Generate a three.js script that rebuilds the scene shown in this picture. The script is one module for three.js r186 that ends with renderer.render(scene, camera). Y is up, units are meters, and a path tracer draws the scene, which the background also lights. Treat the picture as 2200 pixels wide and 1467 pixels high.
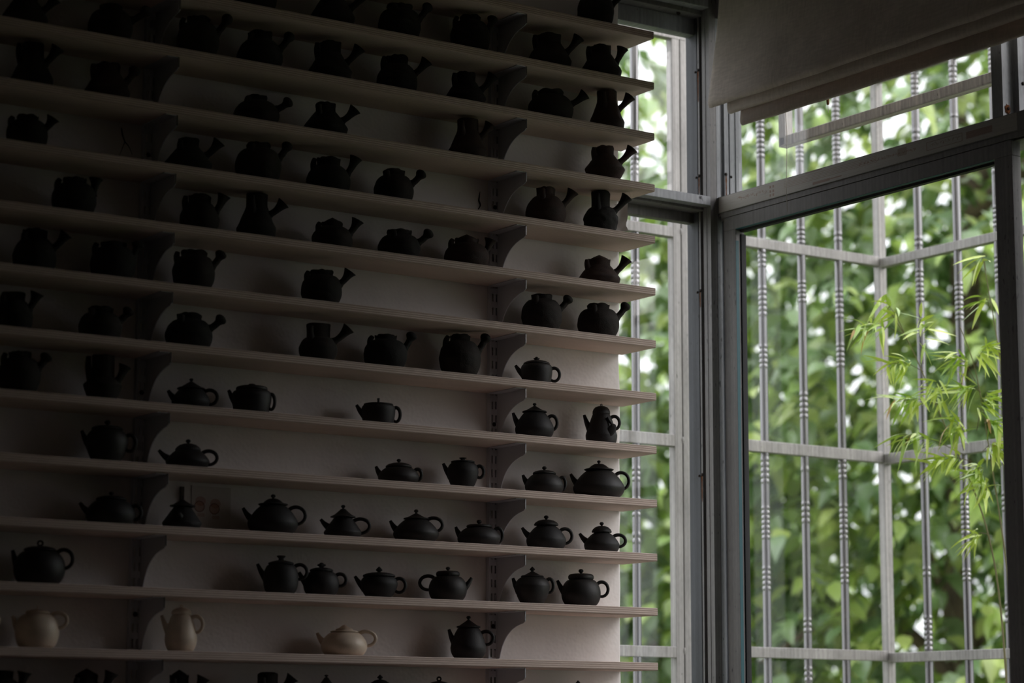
import * as THREE from 'three';
import { RoundedBoxGeometry } from 'three/addons/geometries/RoundedBoxGeometry.js';
import { mergeGeometries, mergeVertices, toCreasedNormals } from 'three/addons/utils/BufferGeometryUtils.js';
import { ImprovedNoise } from 'three/addons/math/ImprovedNoise.js';

// ------------------------------------------------------------------ camera, sky, exposure
const scene = new THREE.Scene();
const camera = new THREE.PerspectiveCamera(16.297, 2200 / 1467, 0.05, 200);
{
  const pitch = 0.163994865, yaw = 0.972254213, roll = 0.003082391;
  const F = new THREE.Vector3(Math.cos(yaw) * Math.cos(pitch), Math.sin(pitch), -Math.sin(yaw) * Math.cos(pitch));
  const R0 = new THREE.Vector3(Math.sin(yaw), 0, Math.cos(yaw)), U0 = new THREE.Vector3().crossVectors(R0, F);
  const R = R0.clone().multiplyScalar(Math.cos(roll)).addScaledVector(U0, Math.sin(roll));
  const U = U0.clone().multiplyScalar(Math.cos(roll)).addScaledVector(R0, -Math.sin(roll));
  camera.position.set(-3.778, 1.0, 4.614);
  camera.quaternion.setFromRotationMatrix(new THREE.Matrix4().makeBasis(R, U, F.clone().negate()));
  camera.focus = 5.6;
  camera.userData.fStop = 2.6;
}
scene.add(camera);
const renderer = new THREE.WebGLRenderer({ antialias: true });
renderer.toneMapping = THREE.LinearToneMapping;
renderer.toneMappingExposure = 3.9;
renderer.shadowMap.enabled = true;
{
  // overcast sky: grey white, brighter towards the zenith, soft cloud texture
  const w = 256, h = 128, data = new Float32Array(w * h * 4), n = new ImprovedNoise();
  for (let j = 0; j < h; j++) for (let i = 0; i < w; i++) {
    const el = ((j + 0.5) / h - 0.5) * Math.PI, az = (i / w) * Math.PI * 2;
    const x = Math.cos(el) * Math.cos(az), y = Math.sin(el), z = Math.cos(el) * Math.sin(az);
    const c = 1 + 0.10 * n.noise(x * 2.2 + 5, y * 4 + 3, z * 2.2) + 0.05 * n.noise(x * 6, y * 9, z * 6 + 9);
    const b = 1.0 * (0.36 + 0.74 * Math.max(0, y)) * c, k = (j * w + i) * 4;
    data[k] = b * 0.975; data[k + 1] = b * 0.995; data[k + 2] = b * 1.05; data[k + 3] = 1;
  }
  const t = new THREE.DataTexture(data, w, h, THREE.RGBAFormat, THREE.FloatType);
  t.mapping = THREE.EquirectangularReflectionMapping; t.magFilter = t.minFilter = THREE.LinearFilter; t.needsUpdate = true;
  scene.background = t;
}
// the sun veiled by cloud: a wide soft light from the right, through the near part of the right window
const sun = new THREE.DirectionalLight(0xfff6f0, 0.24);
sun.position.set(7.5, 7.4, 8.2); sun.target.position.set(-0.4, 1.5, 0);
sun.castShadow = true; sun.shadow.radius = 70; sun.shadow.mapSize.set(2048, 2048); sun.shadow.bias = -0.0005;
Object.assign(sun.shadow.camera, { left: -9, right: 9, top: 9, bottom: -9, near: 0.5, far: 40 });
scene.add(sun, sun.target);
const SIDE_POTS = [ // shelf, x, radius, height, rim radius, handle reach, handle height, ball end, profile, spout to the left, lid
  [1, -0.4315, 0.0452, 0.1, 0.024, 0.067, 0.1, 0, 'round', 0, 0],
  [2, -0.4151, 0.0506, 0.089, 0.0243, 0.0518, 0.0853, 0, 'shoulder', 1, 0],
  [2, -0.5708, 0.0537, 0.0904, 0.0282, 0.0705, 0.0869, 0, 'shoulder', 1, 0],
  [2, -0.7994, 0.0469, 0.097, 0.0244, 0.0533, 0.095, 1, 'round', 1, 0],
  [2, -0.9951, 0.0496, 0.088, 0.0294, 0.0662, 0.0918, 1, 'round', 0, 0],
  [2, -1.173, 0.0514, 0.0953, 0.0254, 0.0747, 0.0893, 0, 'shoulder', 0, 0],
  [2, -1.3715, 0.0488, 0.097, 0.0275, 0.0675, 0.095, 0, 'round', 0, 0],
  [3, -0.3982, 0.0431, 0.1055, 0.0245, 0.056, 0.0956, 0, 'tall', 0, 2],
  [3, -0.567, 0.055, 0.0798, 0.0309, 0.0818, 0.0744, 0, 'squat', 1, 0],
  [3, -0.8113, 0.0481, 0.0837, 0.0228, 0.0638, 0.0809, 0, 'shoulder', 1, 0],
  [3, -1, 0.0476, 0.0928, 0.0247, 0.0677, 0.0847, 0, 'neck', 1, 0],
  [3, -1.1774, 0.0496, 0.0965, 0.0237, 0.0654, 0.0863, 0, 'pear', 1, 0],
  [3, -1.3573, 0.0512, 0.0889, 0.0265, 0.0663, 0.0873, 1, 'neck', 0, 0],
  [3, -1.5096, 0.046, 0.0957, 0.0252, 0.0651, 0.1004, 1, 'round', 1, 0],
  [3, -1.718, 0.0475, 0.0865, 0.0238, 0.0781, 0.0817, 1, 'round', 0, 2],
  [3, -1.9124, 0.0487, 0.0796, 0.0253, 0.0614, 0.0692, 0, 'shoulder', 0, 0],
  [4, -0.4053, 0.0493, 0.0925, 0.0222, 0.0659, 0.0908, 0, 'bicone', 1, 0],
  [4, -0.8043, 0.0446, 0.1014, 0.0249, 0.0521, 0.0912, 0, 'tall', 0, 2],
  [4, -1.1873, 0.051, 0.0802, 0.0224, 0.0656, 0.0705, 0, 'shoulder', 0, 0],
  [4, -1.3624, 0.0504, 0.0698, 0.0228, 0.0707, 0.0621, 1, 'squat', 0, 0],
  [4, -1.7201, 0.0482, 0.0843, 0.0254, 0.0573, 0.0772, 1, 'shoulder', 1, 0],
  [4, -1.8915, 0.0435, 0.1015, 0.0224, 0.0508, 0.0944, 0, 'tall', 1, 2],
  [5, -0.4179, 0.0424, 0.1055, 0.0225, 0.0628, 0.0975, 0, 'tallround', 0, 0],
  [5, -0.5806, 0.0487, 0.0941, 0.0222, 0.0638, 0.0887, 0, 'neck', 0, 0],
  [5, -1.0055, 0.0457, 0.0791, 0.0252, 0.0639, 0.0758, 1, 'squat', 0, 0],
  [5, -1.1775, 0.0502, 0.0828, 0.0262, 0.0607, 0.0871, 0, 'neck', 1, 0],
  [5, -1.3554, 0.0508, 0.0906, 0.0263, 0.0648, 0.0915, 1, 'round', 0, 0],
  [5, -1.526, 0.0516, 0.0773, 0.0223, 0.0653, 0.0731, 0, 'shoulder', 0, 2],
  [5, -1.8975, 0.0429, 0.0724, 0.0223, 0.0528, 0.0693, 0, 'round', 1, 0],
  [6, -0.4229, 0.0517, 0.0673, 0.0268, 0.0651, 0.0706, 0, 'shoulder', 1, 1],
  [6, -0.8055, 0.0526, 0.0712, 0.0277, 0.0552, 0.0714, 0, 'squat', 1, 1],
  [6, -0.9892, 0.0489, 0.0682, 0.0281, 0.0684, 0.0666, 1, 'squat', 0, 0],
  [6, -1.1653, 0.0459, 0.0658, 0.0235, 0.0563, 0.0722, 0, 'squat', 1, 1],
  [6, -1.3568, 0.0436, 0.1055, 0.0236, 0.0576, 0.0882, 0, 'tall', 0, 2],
  [6, -1.4959, 0.0429, 0.0836, 0.024, 0.0522, 0.0854, 0, 'neck', 1, 0],
  [6, -1.788, 0.0469, 0.0816, 0.0241, 0.0439, 0.0834, 0, 'round', 1, 0],
  [7, -0.4261, 0.0506, 0.0842, 0.0268, 0.0665, 0.086, 1, 'round', 0, 0],
  [7, -0.5922, 0.0484, 0.0904, 0.0246, 0.0633, 0.0853, 1, 'round', 0, 2],
  [7, -1.1903, 0.0459, 0.0799, 0.0256, 0.0622, 0.0807, 0, 'round', 1, 0],
  [7, -1.5064, 0.0456, 0.0874, 0.0279, 0.0586, 0.0852, 1, 'round', 1, 0],
  [7, -1.6951, 0.0482, 0.0839, 0.0268, 0.0516, 0.0834, 1, 'round', 1, 2],
  [7, -1.8716, 0.0451, 0.0889, 0.0246, 0.0642, 0.0833, 0, 'neck', 0, 0],
  [8, -0.8217, 0.0481, 0.0989, 0.0229, 0.0598, 0.0995, 1, 'round', 1, 0],
  [8, -1.0221, 0.0493, 0.0787, 0.0245, 0.0589, 0.0835, 1, 'round', 1, 0],
  [8, -1.1964, 0.0431, 0.0878, 0.026, 0.066, 0.0811, 0, 'tallround', 0, 2],
  [8, -1.514, 0.0505, 0.0775, 0.0264, 0.0695, 0.071, 1, 'squat', 0, 0],
  [8, -1.7197, 0.0455, 0.0699, 0.0258, 0.0588, 0.0672, 1, 'squat', 0, 0],
  [8, -1.9142, 0.0407, 0.0811, 0.0236, 0.0488, 0.0813, 0, 'neck', 0, 2],
  [9, -1.7102, 0.0405, 0.0982, 0.0235, 0.0458, 0.0777, 0, 'urn', 1, 2],
  [9, -1.8947, 0.043, 0.0867, 0.023, 0.0534, 0.0821, 1, 'round', 1, 0],
  [14, -1.3066, 0.042, 0.0865, 0.0219, 0.0525, 0.0811, 0, 'tall', 0, 0],
  [14, -1.5162, 0.042, 0.0796, 0.0197, 0.0506, 0.0763, 0, 'neck', 0, 1],
  [14, -1.7255, 0.042, 0.0784, 0.0226, 0.0511, 0.0825, 0, 'neck', 0, 1],
  [14, -1.9038, 0.042, 0.0819, 0.018, 0.0403, 0.0804, 0, 'neck', 0, 2],
];
const TEAPOTS = [ // shelf, x, radius, rim height, lid radius, lid top, knob top, spout reach, spout height, handle reach, handle top, handle bottom, lid, knob, profile, cream
  [8, -0.6067, 0.0373, 0.0507, 0.0312, 0.0613, 0.0698, -0.05, 0.0497, 0.058, 0.047, 0.0083, 'flat', 'clover', 'barrel', 0],
  [9, -0.418, 0.0378, 0.0759, 0.0212, 0.0958, 0.1012, -0.0411, 0.0751, 0.0474, 0.0751, 0.036, 'bell', 'ring', 'gourd', 0],
  [9, -0.6123, 0.0459, 0.0653, 0.0277, 0.0803, 0.0877, -0.0505, 0.0653, 0.0566, 0.0608, 0.0196, 'cone', 'ball', 'belly', 0],
  [9, -1.039, 0.0381, 0.0474, 0.0333, 0.0533, 0.0642, -0.0493, 0.0491, 0.0528, 0.0467, 0.007, 'disc', 'stem', 'barrel', 0],
  [9, -1.3595, 0.043, 0.0539, 0.0344, 0.0641, 0.0689, -0.0506, 0.0563, 0.0544, 0.0495, 0.0088, 'thick', 'flatknob', 'barrel', 0],
  [9, -1.5052, 0.041, 0.0448, 0.0288, 0.0615, 0.0685, -0.0491, 0.0431, 0.0599, 0.0468, 0.008, 'cone', 'ball', 'belly', 0],
  [10, -0.4257, 0.0617, 0.0682, 0.0336, 0.0851, 0.0929, -0.0672, 0.061, 0.0751, 0.0677, 0.02, 'sombrero', 'ball', 'belly', 0],
  [10, -0.5842, 0.0457, 0.0494, 0.027, 0.0591, 0.0684, -0.0503, 0.0486, 0.0535, 0.0462, 0.0085, 'flat', 'ball', 'squat', 0],
  [10, -0.8121, 0.0362, 0.0614, 0.0274, 0.0679, 0.0731, -0.0448, 0.0607, 0.0518, 0.0576, 0.0232, 'disc', 'wide', 'cup', 0],
  [10, -0.9838, 0.0465, 0.039, 0.0294, 0.0504, 0.0589, -0.0513, 0.0427, 0.0551, 0.0393, 0.0066, 'flat', 'ball', 'squat', 0],
  [10, -1.5091, 0.0467, 0.0425, 0.0273, 0.0561, 0.0654, -0.0617, 0.0425, 0.0657, 0.0441, 0.007, 'overhang', 'ball', 'belly', 0],
  [10, -1.6963, 0.0441, 0.0713, 0.0322, 0.0807, 0.0919, -0.0536, 0.0709, 0.0639, 0.0645, 0.0224, 'flat', 'ball', 'cup', 0],
  [11, -0.4179, 0.0422, 0.0515, 0.0238, 0.0654, 0.0745, -0.0525, 0.048, 0.0601, 0.0478, 0.012, 'overhang', 'ball', 'neckpot', 0],
  [11, -0.5788, 0.0466, 0.0599, 0.0285, 0.0718, 0.0815, -0.0565, 0.0534, 0.064, 0.0542, 0.0126, 'overhang', 'ball', 'neckpot', 0],
  [11, -0.7663, 0.0497, 0.0432, 0.0293, 0.0508, 0.0614, -0.0537, 0.0459, 0.0572, 0.0459, 0.0061, 'thick', 'ball', 'squat', 0],
  [11, -0.9365, 0.0517, 0.0533, 0.0274, 0.0669, 0.0757, -0.0583, 0.051, 0.063, 0.0601, 0.0212, 'cone', 'ball', 'belly', 0],
  [11, -1.1265, 0.042, 0.0484, 0.028, 0.0669, 0.0752, -0.0495, 0.0442, 0.0627, 0.0476, 0.0083, 'pagoda', 'ball', 'skirt', 0],
  [11, -1.3017, 0.055, 0.0637, 0.0306, 0.0792, 0.0881, -0.065, 0.0591, 0.0738, 0.0643, 0.019, 'sombrero', 'ball', 'belly', 0],
  [11, -1.5189, 0.0415, 0.0494, 0.026, 0.0642, 0.0722, -0.0445, 0.0523, 0.0421, 0.0523, 0.0226, 'cone', 'stem', 'skirt', 0],
  [11, -1.6829, 0.0514, 0.053, 0.0311, 0.0632, 0.0711, -0.0647, 0.0487, 0.0667, 0.0462, 0.0092, 'flat', 'ball', 'squat', 0],
  [12, -0.4787, 0.0463, 0.0643, 0.0303, 0.078, 0.0886, -0.0555, 0.063, 0.0673, 0.0622, 0.0206, 'thick', 'ball', 'round', 0],
  [12, -0.618, 0.0407, 0.0647, 0.0255, 0.0777, 0.0889, -0.0451, 0.0628, 0.0528, 0.0641, 0.025, 'cone', 'point', 'cup', 0],
  [12, -0.8505, 0.0436, 0.0573, 0.027, 0.0695, 0.0784, 0.0542, 0.0549, -0.0673, 0.0614, 0.0226, 'thick', 'ball', 'round', 0],
  [12, -1.032, 0.0417, 0.0487, 0.036, 0.0587, 0.0717, -0.0536, 0.0507, 0.0627, 0.0487, 0.0101, 'flat', 'point', 'cup', 0],
  [12, -1.1789, 0.0392, 0.0542, 0.0255, 0.0632, 0.0741, -0.0488, 0.0536, 0.0577, 0.0528, 0.0186, 'flat', 'clover', 'round', 0],
  [12, -1.2794, 0.0381, 0.0657, 0.028, 0.0743, 0.0846, -0.051, 0.0673, 0.0598, 0.0689, 0.0299, 'disc', 'wide', 'egg', 0],
  [12, -1.8364, 0.052, 0.0692, 0.0328, 0.0791, 0.0913, -0.0552, 0.0715, 0.0705, 0.0758, 0.0298, 'flat', 'ring', 'round', 0],
  [13, -0.7938, 0.0409, 0.0715, 0.0262, 0.0885, 0.0977, -0.0445, 0.0681, 0.0601, 0.0664, 0.0289, 'cone', 'ball', 'pearpot', 0],
  [13, -1.1189, 0.0507, 0.0521, 0.0313, 0.0584, 0.0707, -0.0596, 0.0515, 0.0724, 0.0578, 0.0186, 'stepped', 'none', 'squat', 1],
  [13, -1.5147, 0.0339, 0.0792, 0.021, 0.0927, 0.0989, -0.0417, 0.0778, 0.0496, 0.0785, 0.037, 'bell', 'ring', 'pearpot', 1],
  [13, -1.8369, 0.0445, 0.0702, 0.0244, 0.0791, 0.0866, -0.05, 0.0669, 0.0642, 0.0758, 0.0375, 'flat', 'stem', 'egg', 1],
  [13, -1.9886, 0.0448, 0.0655, 0.0236, 0.0736, 0.0816, -0.0465, 0.0623, 0.0699, 0.0704, 0.035, 'flat', 'stem', 'egg', 1],
  [14, -0.4878, 0.043, 0.0632, 0.0253, 0.0764, 0.0858, -0.0596, 0.0632, 0.0568, 0.067, 0.0203, 'cone', 'point', 'cup', 0],
  [14, -0.8719, 0.043, 0.0655, 0.0258, 0.0781, 0.0883, -0.0586, 0.0636, 0.0612, 0.0691, 0.0221, 'flat', 'ring', 'round', 0],
  [14, -1.0262, 0.043, 0.0615, 0.0253, 0.0793, 0.0904, -0.055, 0.0597, 0.0577, 0.0633, 0.0211, 'flat', 'point', 'round', 0],
  [14, -1.1623, 0.043, 0.0579, 0.0237, 0.0825, 0.0877, -0.0503, 0.0579, 0.0555, 0.0614, 0.0202, 'pagoda', 'ball', 'belly', 0],
];
const TREES = [ // x, z, trunk height, crown [middle, half height, half width], leaf length, twigs, single leaves, label, tone
  [3.9, -3.0, 3.2, [2.5, 2.9, 1.4], 0.115, 1900, 300, 'leafy light green tree just outside, behind the bamboo and the bars', 0.6],
  [3.3, -5.2, 3.4, [2.1, 3.1, 1.4], 0.115, 1700, 300, 'leafy green tree left of the cage corner, seen through both windows', 0.1],
  [7.6, -3.6, 3.6, [1.0, 3.2, 2.1], 0.15, 2200, 60, 'dark leafy tree further back behind the light green one', -0.7],
  [5.4, -8.6, 3.6, [0.4, 3.3, 2.6], 0.15, 2800, 60, 'dark leafy tree far back in the middle of the garden', -0.9],
  [0.4, -10.2, 3.6, [1.2, 3.4, 2.6], 0.15, 1700, 0, 'dark leafy tree far back beyond the narrow left window', -0.7],
  [6.4, 1.0, 3.2, [2.0, 2.9, 1.7], 0.14, 1800, 0, 'leafy tree out beyond the right wall of the room', -0.3],
];
// ------------------------------------------------------------------ helpers
let seed = 20240611;
const rnd = () => { seed = (seed + 0x6d2b79f5) | 0; let t = Math.imul(seed ^ (seed >>> 15), 1 | seed); t = (t + Math.imul(t ^ (t >>> 7), 61 | t)) ^ t; return ((t ^ (t >>> 14)) >>> 0) / 4294967296; };
const rr = (a, b) => a + (b - a) * rnd();
const lerp = (a, b, t) => a + (b - a) * t;
const V3 = (x, y, z) => new THREE.Vector3(x, y, z);
const noise = new ImprovedNoise();
const used = {};
const numbered = (n) => { used[n] = (used[n] ?? -1) + 1; return used[n] ? n + '_' + String(used[n]).padStart(3, '0') : n; };
function shade(o) { o.castShadow = o.receiveShadow = true; return o; }
function part(name, geo, mat, parent) { const m = shade(new THREE.Mesh(geo, mat)); m.name = name; parent.add(m); return m; }
function thing(name, label, category, pos = [0, 0, 0], turn = 0, group) {
  const o = new THREE.Group(); o.name = numbered(name); o.position.set(...pos); o.rotation.y = turn; scene.add(o);
  return tag(o, label, category, group);
}
function tag(o, label, category, group) { o.userData.label = label; o.userData.category = category; if (group) o.userData.group = group; return o; }
function structure(name, geo, mat) { const o = geo ? shade(new THREE.Mesh(geo, mat)) : new THREE.Group(); o.name = name; o.userData.kind = 'structure'; scene.add(o); return o; }
// texture coordinates in metres, from the side each face looks to
function metreUV(g0, s = 1) {
  const g = g0.index ? g0.toNonIndexed() : g0, p = g.attributes.position, n = g.attributes.normal, uv = new Float32Array(p.count * 2);
  for (let i = 0; i < p.count; i += 3) {
    let nx = 0, ny = 0, nz = 0;
    for (let k = 0; k < 3; k++) { nx += n.getX(i + k); ny += n.getY(i + k); nz += n.getZ(i + k); }
    nx = Math.abs(nx); ny = Math.abs(ny); nz = Math.abs(nz);
    for (let k = 0; k < 3; k++) {
      const x = p.getX(i + k), y = p.getY(i + k), z = p.getZ(i + k);
      const [u, v] = nx >= ny && nx >= nz ? [z, y] : ny >= nz ? [x, z] : [x, y];
      uv[(i + k) * 2] = u * s; uv[(i + k) * 2 + 1] = v * s;
    }
  }
  g.setAttribute('uv', new THREE.BufferAttribute(uv, 2));
  return g;
}
// a block between two corners with softened edges
function block(x0, x1, y0, y1, z0, z1, r = 0.0012) {
  const w = x1 - x0, h = y1 - y0, d = z1 - z0, q = Math.min(r, w / 2.2, h / 2.2, d / 2.2);
  const g = q > 0 ? new RoundedBoxGeometry(w, h, d, 1, q) : new THREE.BoxGeometry(w, h, d);
  g.translate((x0 + x1) / 2, (y0 + y1) / 2, (z0 + z1) / 2);
  return metreUV(g);
}
const join = (list) => mergeGeometries(list.map((g) => (g.index ? g.toNonIndexed() : g)));
// an outline in plan [x, z] carried up from y0 to y1
function column(outline, y0, y1) {
  const s = new THREE.Shape(outline.map(([x, z]) => new THREE.Vector2(x, -z)));
  const g = new THREE.ExtrudeGeometry(s, { depth: y1 - y0, bevelEnabled: false });
  g.rotateX(-Math.PI / 2); g.translate(0, y0, 0);
  return metreUV(g);
}
// a tube of changing radius along points
function sweep(points, radius, steps = 24, sides = 12, flat = 1) {
  const c = new THREE.CatmullRomCurve3(points, false, 'centripetal'), fr = c.computeFrenetFrames(steps, false);
  const pos = [], uv = [], idx = [], L = c.getLength();
  for (let i = 0; i <= steps; i++) {
    const t = i / steps, p = c.getPointAt(t), r = typeof radius === 'function' ? radius(t) : radius;
    for (let k = 0; k <= sides; k++) {
      const a = (k / sides) * Math.PI * 2, x = Math.cos(a) * r, y = Math.sin(a) * r * flat;
      pos.push(p.x + fr.normals[i].x * x + fr.binormals[i].x * y, p.y + fr.normals[i].y * x + fr.binormals[i].y * y, p.z + fr.normals[i].z * x + fr.binormals[i].z * y);
      uv.push(k / sides * 0.1, t * L);
    }
  }
  const w = sides + 1;
  for (let i = 0; i < steps; i++) for (let k = 0; k < sides; k++) { const a = i * w + k; idx.push(a, a + 1, a + w, a + 1, a + w + 1, a + w); }
  for (const [row, flip] of [[0, 1], [steps, 0]]) {
    const p = c.getPointAt(row / steps), at = pos.length / 3; pos.push(p.x, p.y, p.z); uv.push(0, 0);
    for (let k = 0; k < sides; k++) { const a = row * w + k; flip ? idx.push(at, a + 1, a) : idx.push(at, a, a + 1); }
  }
  const g = new THREE.BufferGeometry();
  g.setAttribute('position', new THREE.Float32BufferAttribute(pos, 3)); g.setAttribute('uv', new THREE.Float32BufferAttribute(uv, 2)); g.setIndex(idx);
  g.computeVertexNormals();
  return g;
}
function lathe(profile, seg = 40) { const g = new THREE.LatheGeometry(profile.map(([r, y]) => new THREE.Vector2(Math.max(r, 0.00001), y)), seg); return g; }

// ------------------------------------------------------------------ textures and materials
function texture(w, h, fn, srgb, ru = 1, rv = 1) {
  const d = new Uint8Array(w * h * 4);
  for (let j = 0; j < h; j++) for (let i = 0; i < w; i++) { const c = fn(i / w, j / h, i, j), k = (j * w + i) * 4; d[k] = c[0]; d[k + 1] = c[1]; d[k + 2] = c[2]; d[k + 3] = c[3] ?? 255; }
  const t = new THREE.DataTexture(d, w, h, THREE.RGBAFormat);
  t.wrapS = t.wrapT = THREE.RepeatWrapping; t.magFilter = THREE.LinearFilter; t.minFilter = THREE.LinearMipmapLinearFilter; t.generateMipmaps = true;
  if (srgb) t.colorSpace = THREE.SRGBColorSpace;
  t.repeat.set(ru, rv); t.needsUpdate = true;
  return t;
}
// noise that repeats over the unit square
function tn(u, v, f, z = 0) {
  const s = (a, b) => noise.noise(a, b, z), x = u * f, y = v * f;
  return s(x, y) * (1 - u) * (1 - v) + s(x - f, y) * u * (1 - v) + s(x, y - f) * (1 - u) * v + s(x - f, y - f) * u * v;
}
const grey = (v) => { const b = Math.max(0, Math.min(255, v)); return [b, b, b]; };
const wash = (r, g, b, k) => [Math.min(255, r * k), Math.min(255, g * k), Math.min(255, b * k)];

const plasterBump = texture(512, 512, (u, v) => grey(128 + 60 * tn(u, v, 26, 1) + 45 * tn(u, v, 60, 2) + 26 * tn(u, v, 9, 3)), false, 2.2, 2.2);
const plasterMap = texture(512, 512, (u, v) => wash(230, 224, 221, 1 + 0.035 * tn(u, v, 5, 4) + 0.03 * tn(u, v, 30, 6)), true, 0.7, 0.7);
const PLASTER = new THREE.MeshStandardMaterial({ map: plasterMap, bumpMap: plasterBump, bumpScale: 0.0022, roughness: 0.9 });
const plyTexture = texture(1024, 512, (u, v) => {
  if (v < 0.5) { // the layers seen on the cut edge: pale long-grain lines between darker end-grain bands
    const y = (v / 0.5) * 4, layer = Math.floor(y), f = y - layer;
    const n = 0.16 * tn(u, v, 50 + layer * 3, layer) + 0.08 * tn(u, v, 160, layer + 20);
    const pale = f < 0.3 + 0.12 * tn(u, v, 24, layer + 70), knot = tn(u, 0.31, 9, layer + 40) > 0.42 ? 0.55 : 1;
    return wash(pale ? 230 : 186, pale ? 217 : 168, pale ? 208 : 158, (1 + n) * (f > 0.3 && f < 0.4 ? 0.8 : 1) * knot);
  }
  const s = tn(u, v, 7, 60), g = 0.05 * Math.sin((v * 60 + 5 * s) * 6.28) + 0.05 * tn(u * 0.999, v, 90, 61) + 0.07 * s;
  return wash(220, 204, 196, 1 + g);
}, true);
const PLYWOOD = new THREE.MeshStandardMaterial({ map: plyTexture, color: 0xfaf4f0, roughness: 0.72 });
const clayBump = texture(256, 256, (u, v) => grey(128 + 70 * tn(u, v, 30, 1) + 60 * tn(u, v, 70, 5)), false, 3, 1.5);
const clayMap = (r, g, b, k) => texture(256, 256, (u, v) => wash(r, g, b, 1 + k * (0.35 * tn(u, v, 5, 3) + 0.2 * tn(u, v, 40, 8))), true, 2, 1);
const clay = (r, g, b, rough, bump, k = 1) => new THREE.MeshStandardMaterial({ map: clayMap(r, g, b, k), bumpMap: clayBump, bumpScale: bump, roughness: rough });
const DARKCLAY = [clay(27, 23, 20, 0.85, 0.0009), clay(32, 25, 21, 0.83, 0.0009), clay(24, 22, 20, 0.86, 0.0009)];
const RUST_CLAY = clay(50, 33, 27, 0.78, 0.0009);
const BLACKCLAY = [clay(26, 23, 25, 0.62, 0.0003), clay(28, 25, 25, 0.58, 0.0003), clay(24, 23, 25, 0.64, 0.0003)];
const CREAMCLAY = clay(222, 204, 184, 0.4, 0.0002, 0.25);
const metalBump = texture(256, 256, (u, v) => grey(128 + 50 * tn(u, v, 40, 2)), false, 6, 6);
const BRACKET = new THREE.MeshStandardMaterial({ color: 0xc8c8ce, roughness: 0.45, metalness: 0, bumpMap: metalBump, bumpScale: 0.0002 });
const streaks = (r, g, b, a) => texture(512, 512, (u, v) => {
  const d = a * tn(u, v * 0.0 + 0.2, 40, 3) + a * 0.8 * tn(u, v, 7, 4) + a * 0.5 * tn(u, v, 60, 9), spot = tn(u, v, 45, 11) > 0.46 ? 0.62 : 1;
  return wash(r, g, b, (1 + d) * spot);
}, true, 3, 1);
const ALUMINIUM = new THREE.MeshStandardMaterial({ map: streaks(140, 142, 145, 0.2), roughness: 0.5, metalness: 0.25 });
const DULL_ALUMINIUM = new THREE.MeshStandardMaterial({ map: streaks(112, 110, 109, 0.18), roughness: 0.55, metalness: 0.25 });
const DARK_ALUMINIUM = new THREE.MeshStandardMaterial({ map: streaks(66, 68, 72, 0.2), roughness: 0.55, metalness: 0.2 });
const STEEL = new THREE.MeshStandardMaterial({ color: 0x868586, roughness: 0.24, metalness: 0.8 });
const CAGE = new THREE.MeshStandardMaterial({ map: streaks(142, 139, 136, 0.26), roughness: 0.45, metalness: 0.3 });
const WHITE_PIPE = new THREE.MeshStandardMaterial({ map: streaks(164, 157, 150, 0.32), roughness: 0.6 });
const TEAL = new THREE.MeshStandardMaterial({ color: 0x0b525b, roughness: 0.5 });
const RUBBER = new THREE.MeshStandardMaterial({ color: 0x0e0d10, roughness: 0.7 });
const CLEAN_GLASS = new THREE.MeshPhysicalMaterial({ color: 0xffffff, roughness: 0, transmission: 1, thickness: 0, ior: 1.2 });
const GLASS = new THREE.MeshPhysicalMaterial({ color: 0xffffff, roughness: 0, transmission: 1, thickness: 0, ior: 1.33 });
const linenBump = texture(512, 512, (u, v, i, j) => grey(128 + 46 * Math.sin(u * 6.283 * 64) * (0.7 + 0.5 * tn(u, v, 20, 2)) + 46 * Math.sin(v * 6.283 * 64) * (0.7 + 0.5 * tn(u, v, 20, 7))), false, 9, 9);
const linenMap = texture(512, 512, (u, v) => wash(196, 186, 177, 1 + 0.07 * tn(u, v * 0.2, 60, 3) + 0.07 * tn(u * 0.2, v, 60, 4) + 0.06 * tn(u, v, 6, 5)), true, 3, 3);
const LINEN = new THREE.MeshPhysicalMaterial({ map: linenMap, bumpMap: linenBump, bumpScale: 0.0004, roughness: 0.95, side: THREE.DoubleSide });
const THIN_LINEN = new THREE.MeshPhysicalMaterial({ map: linenMap, bumpMap: linenBump, bumpScale: 0.0004, roughness: 0.95, color: 0xffffff, transmission: 0.6, thickness: 0, side: THREE.DoubleSide });
const RUST = new THREE.MeshStandardMaterial({ color: 0x6b3d1c, roughness: 0.95 });
const SCREW = new THREE.MeshStandardMaterial({ color: 0x2a211c, roughness: 0.8, metalness: 0.3 });

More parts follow.
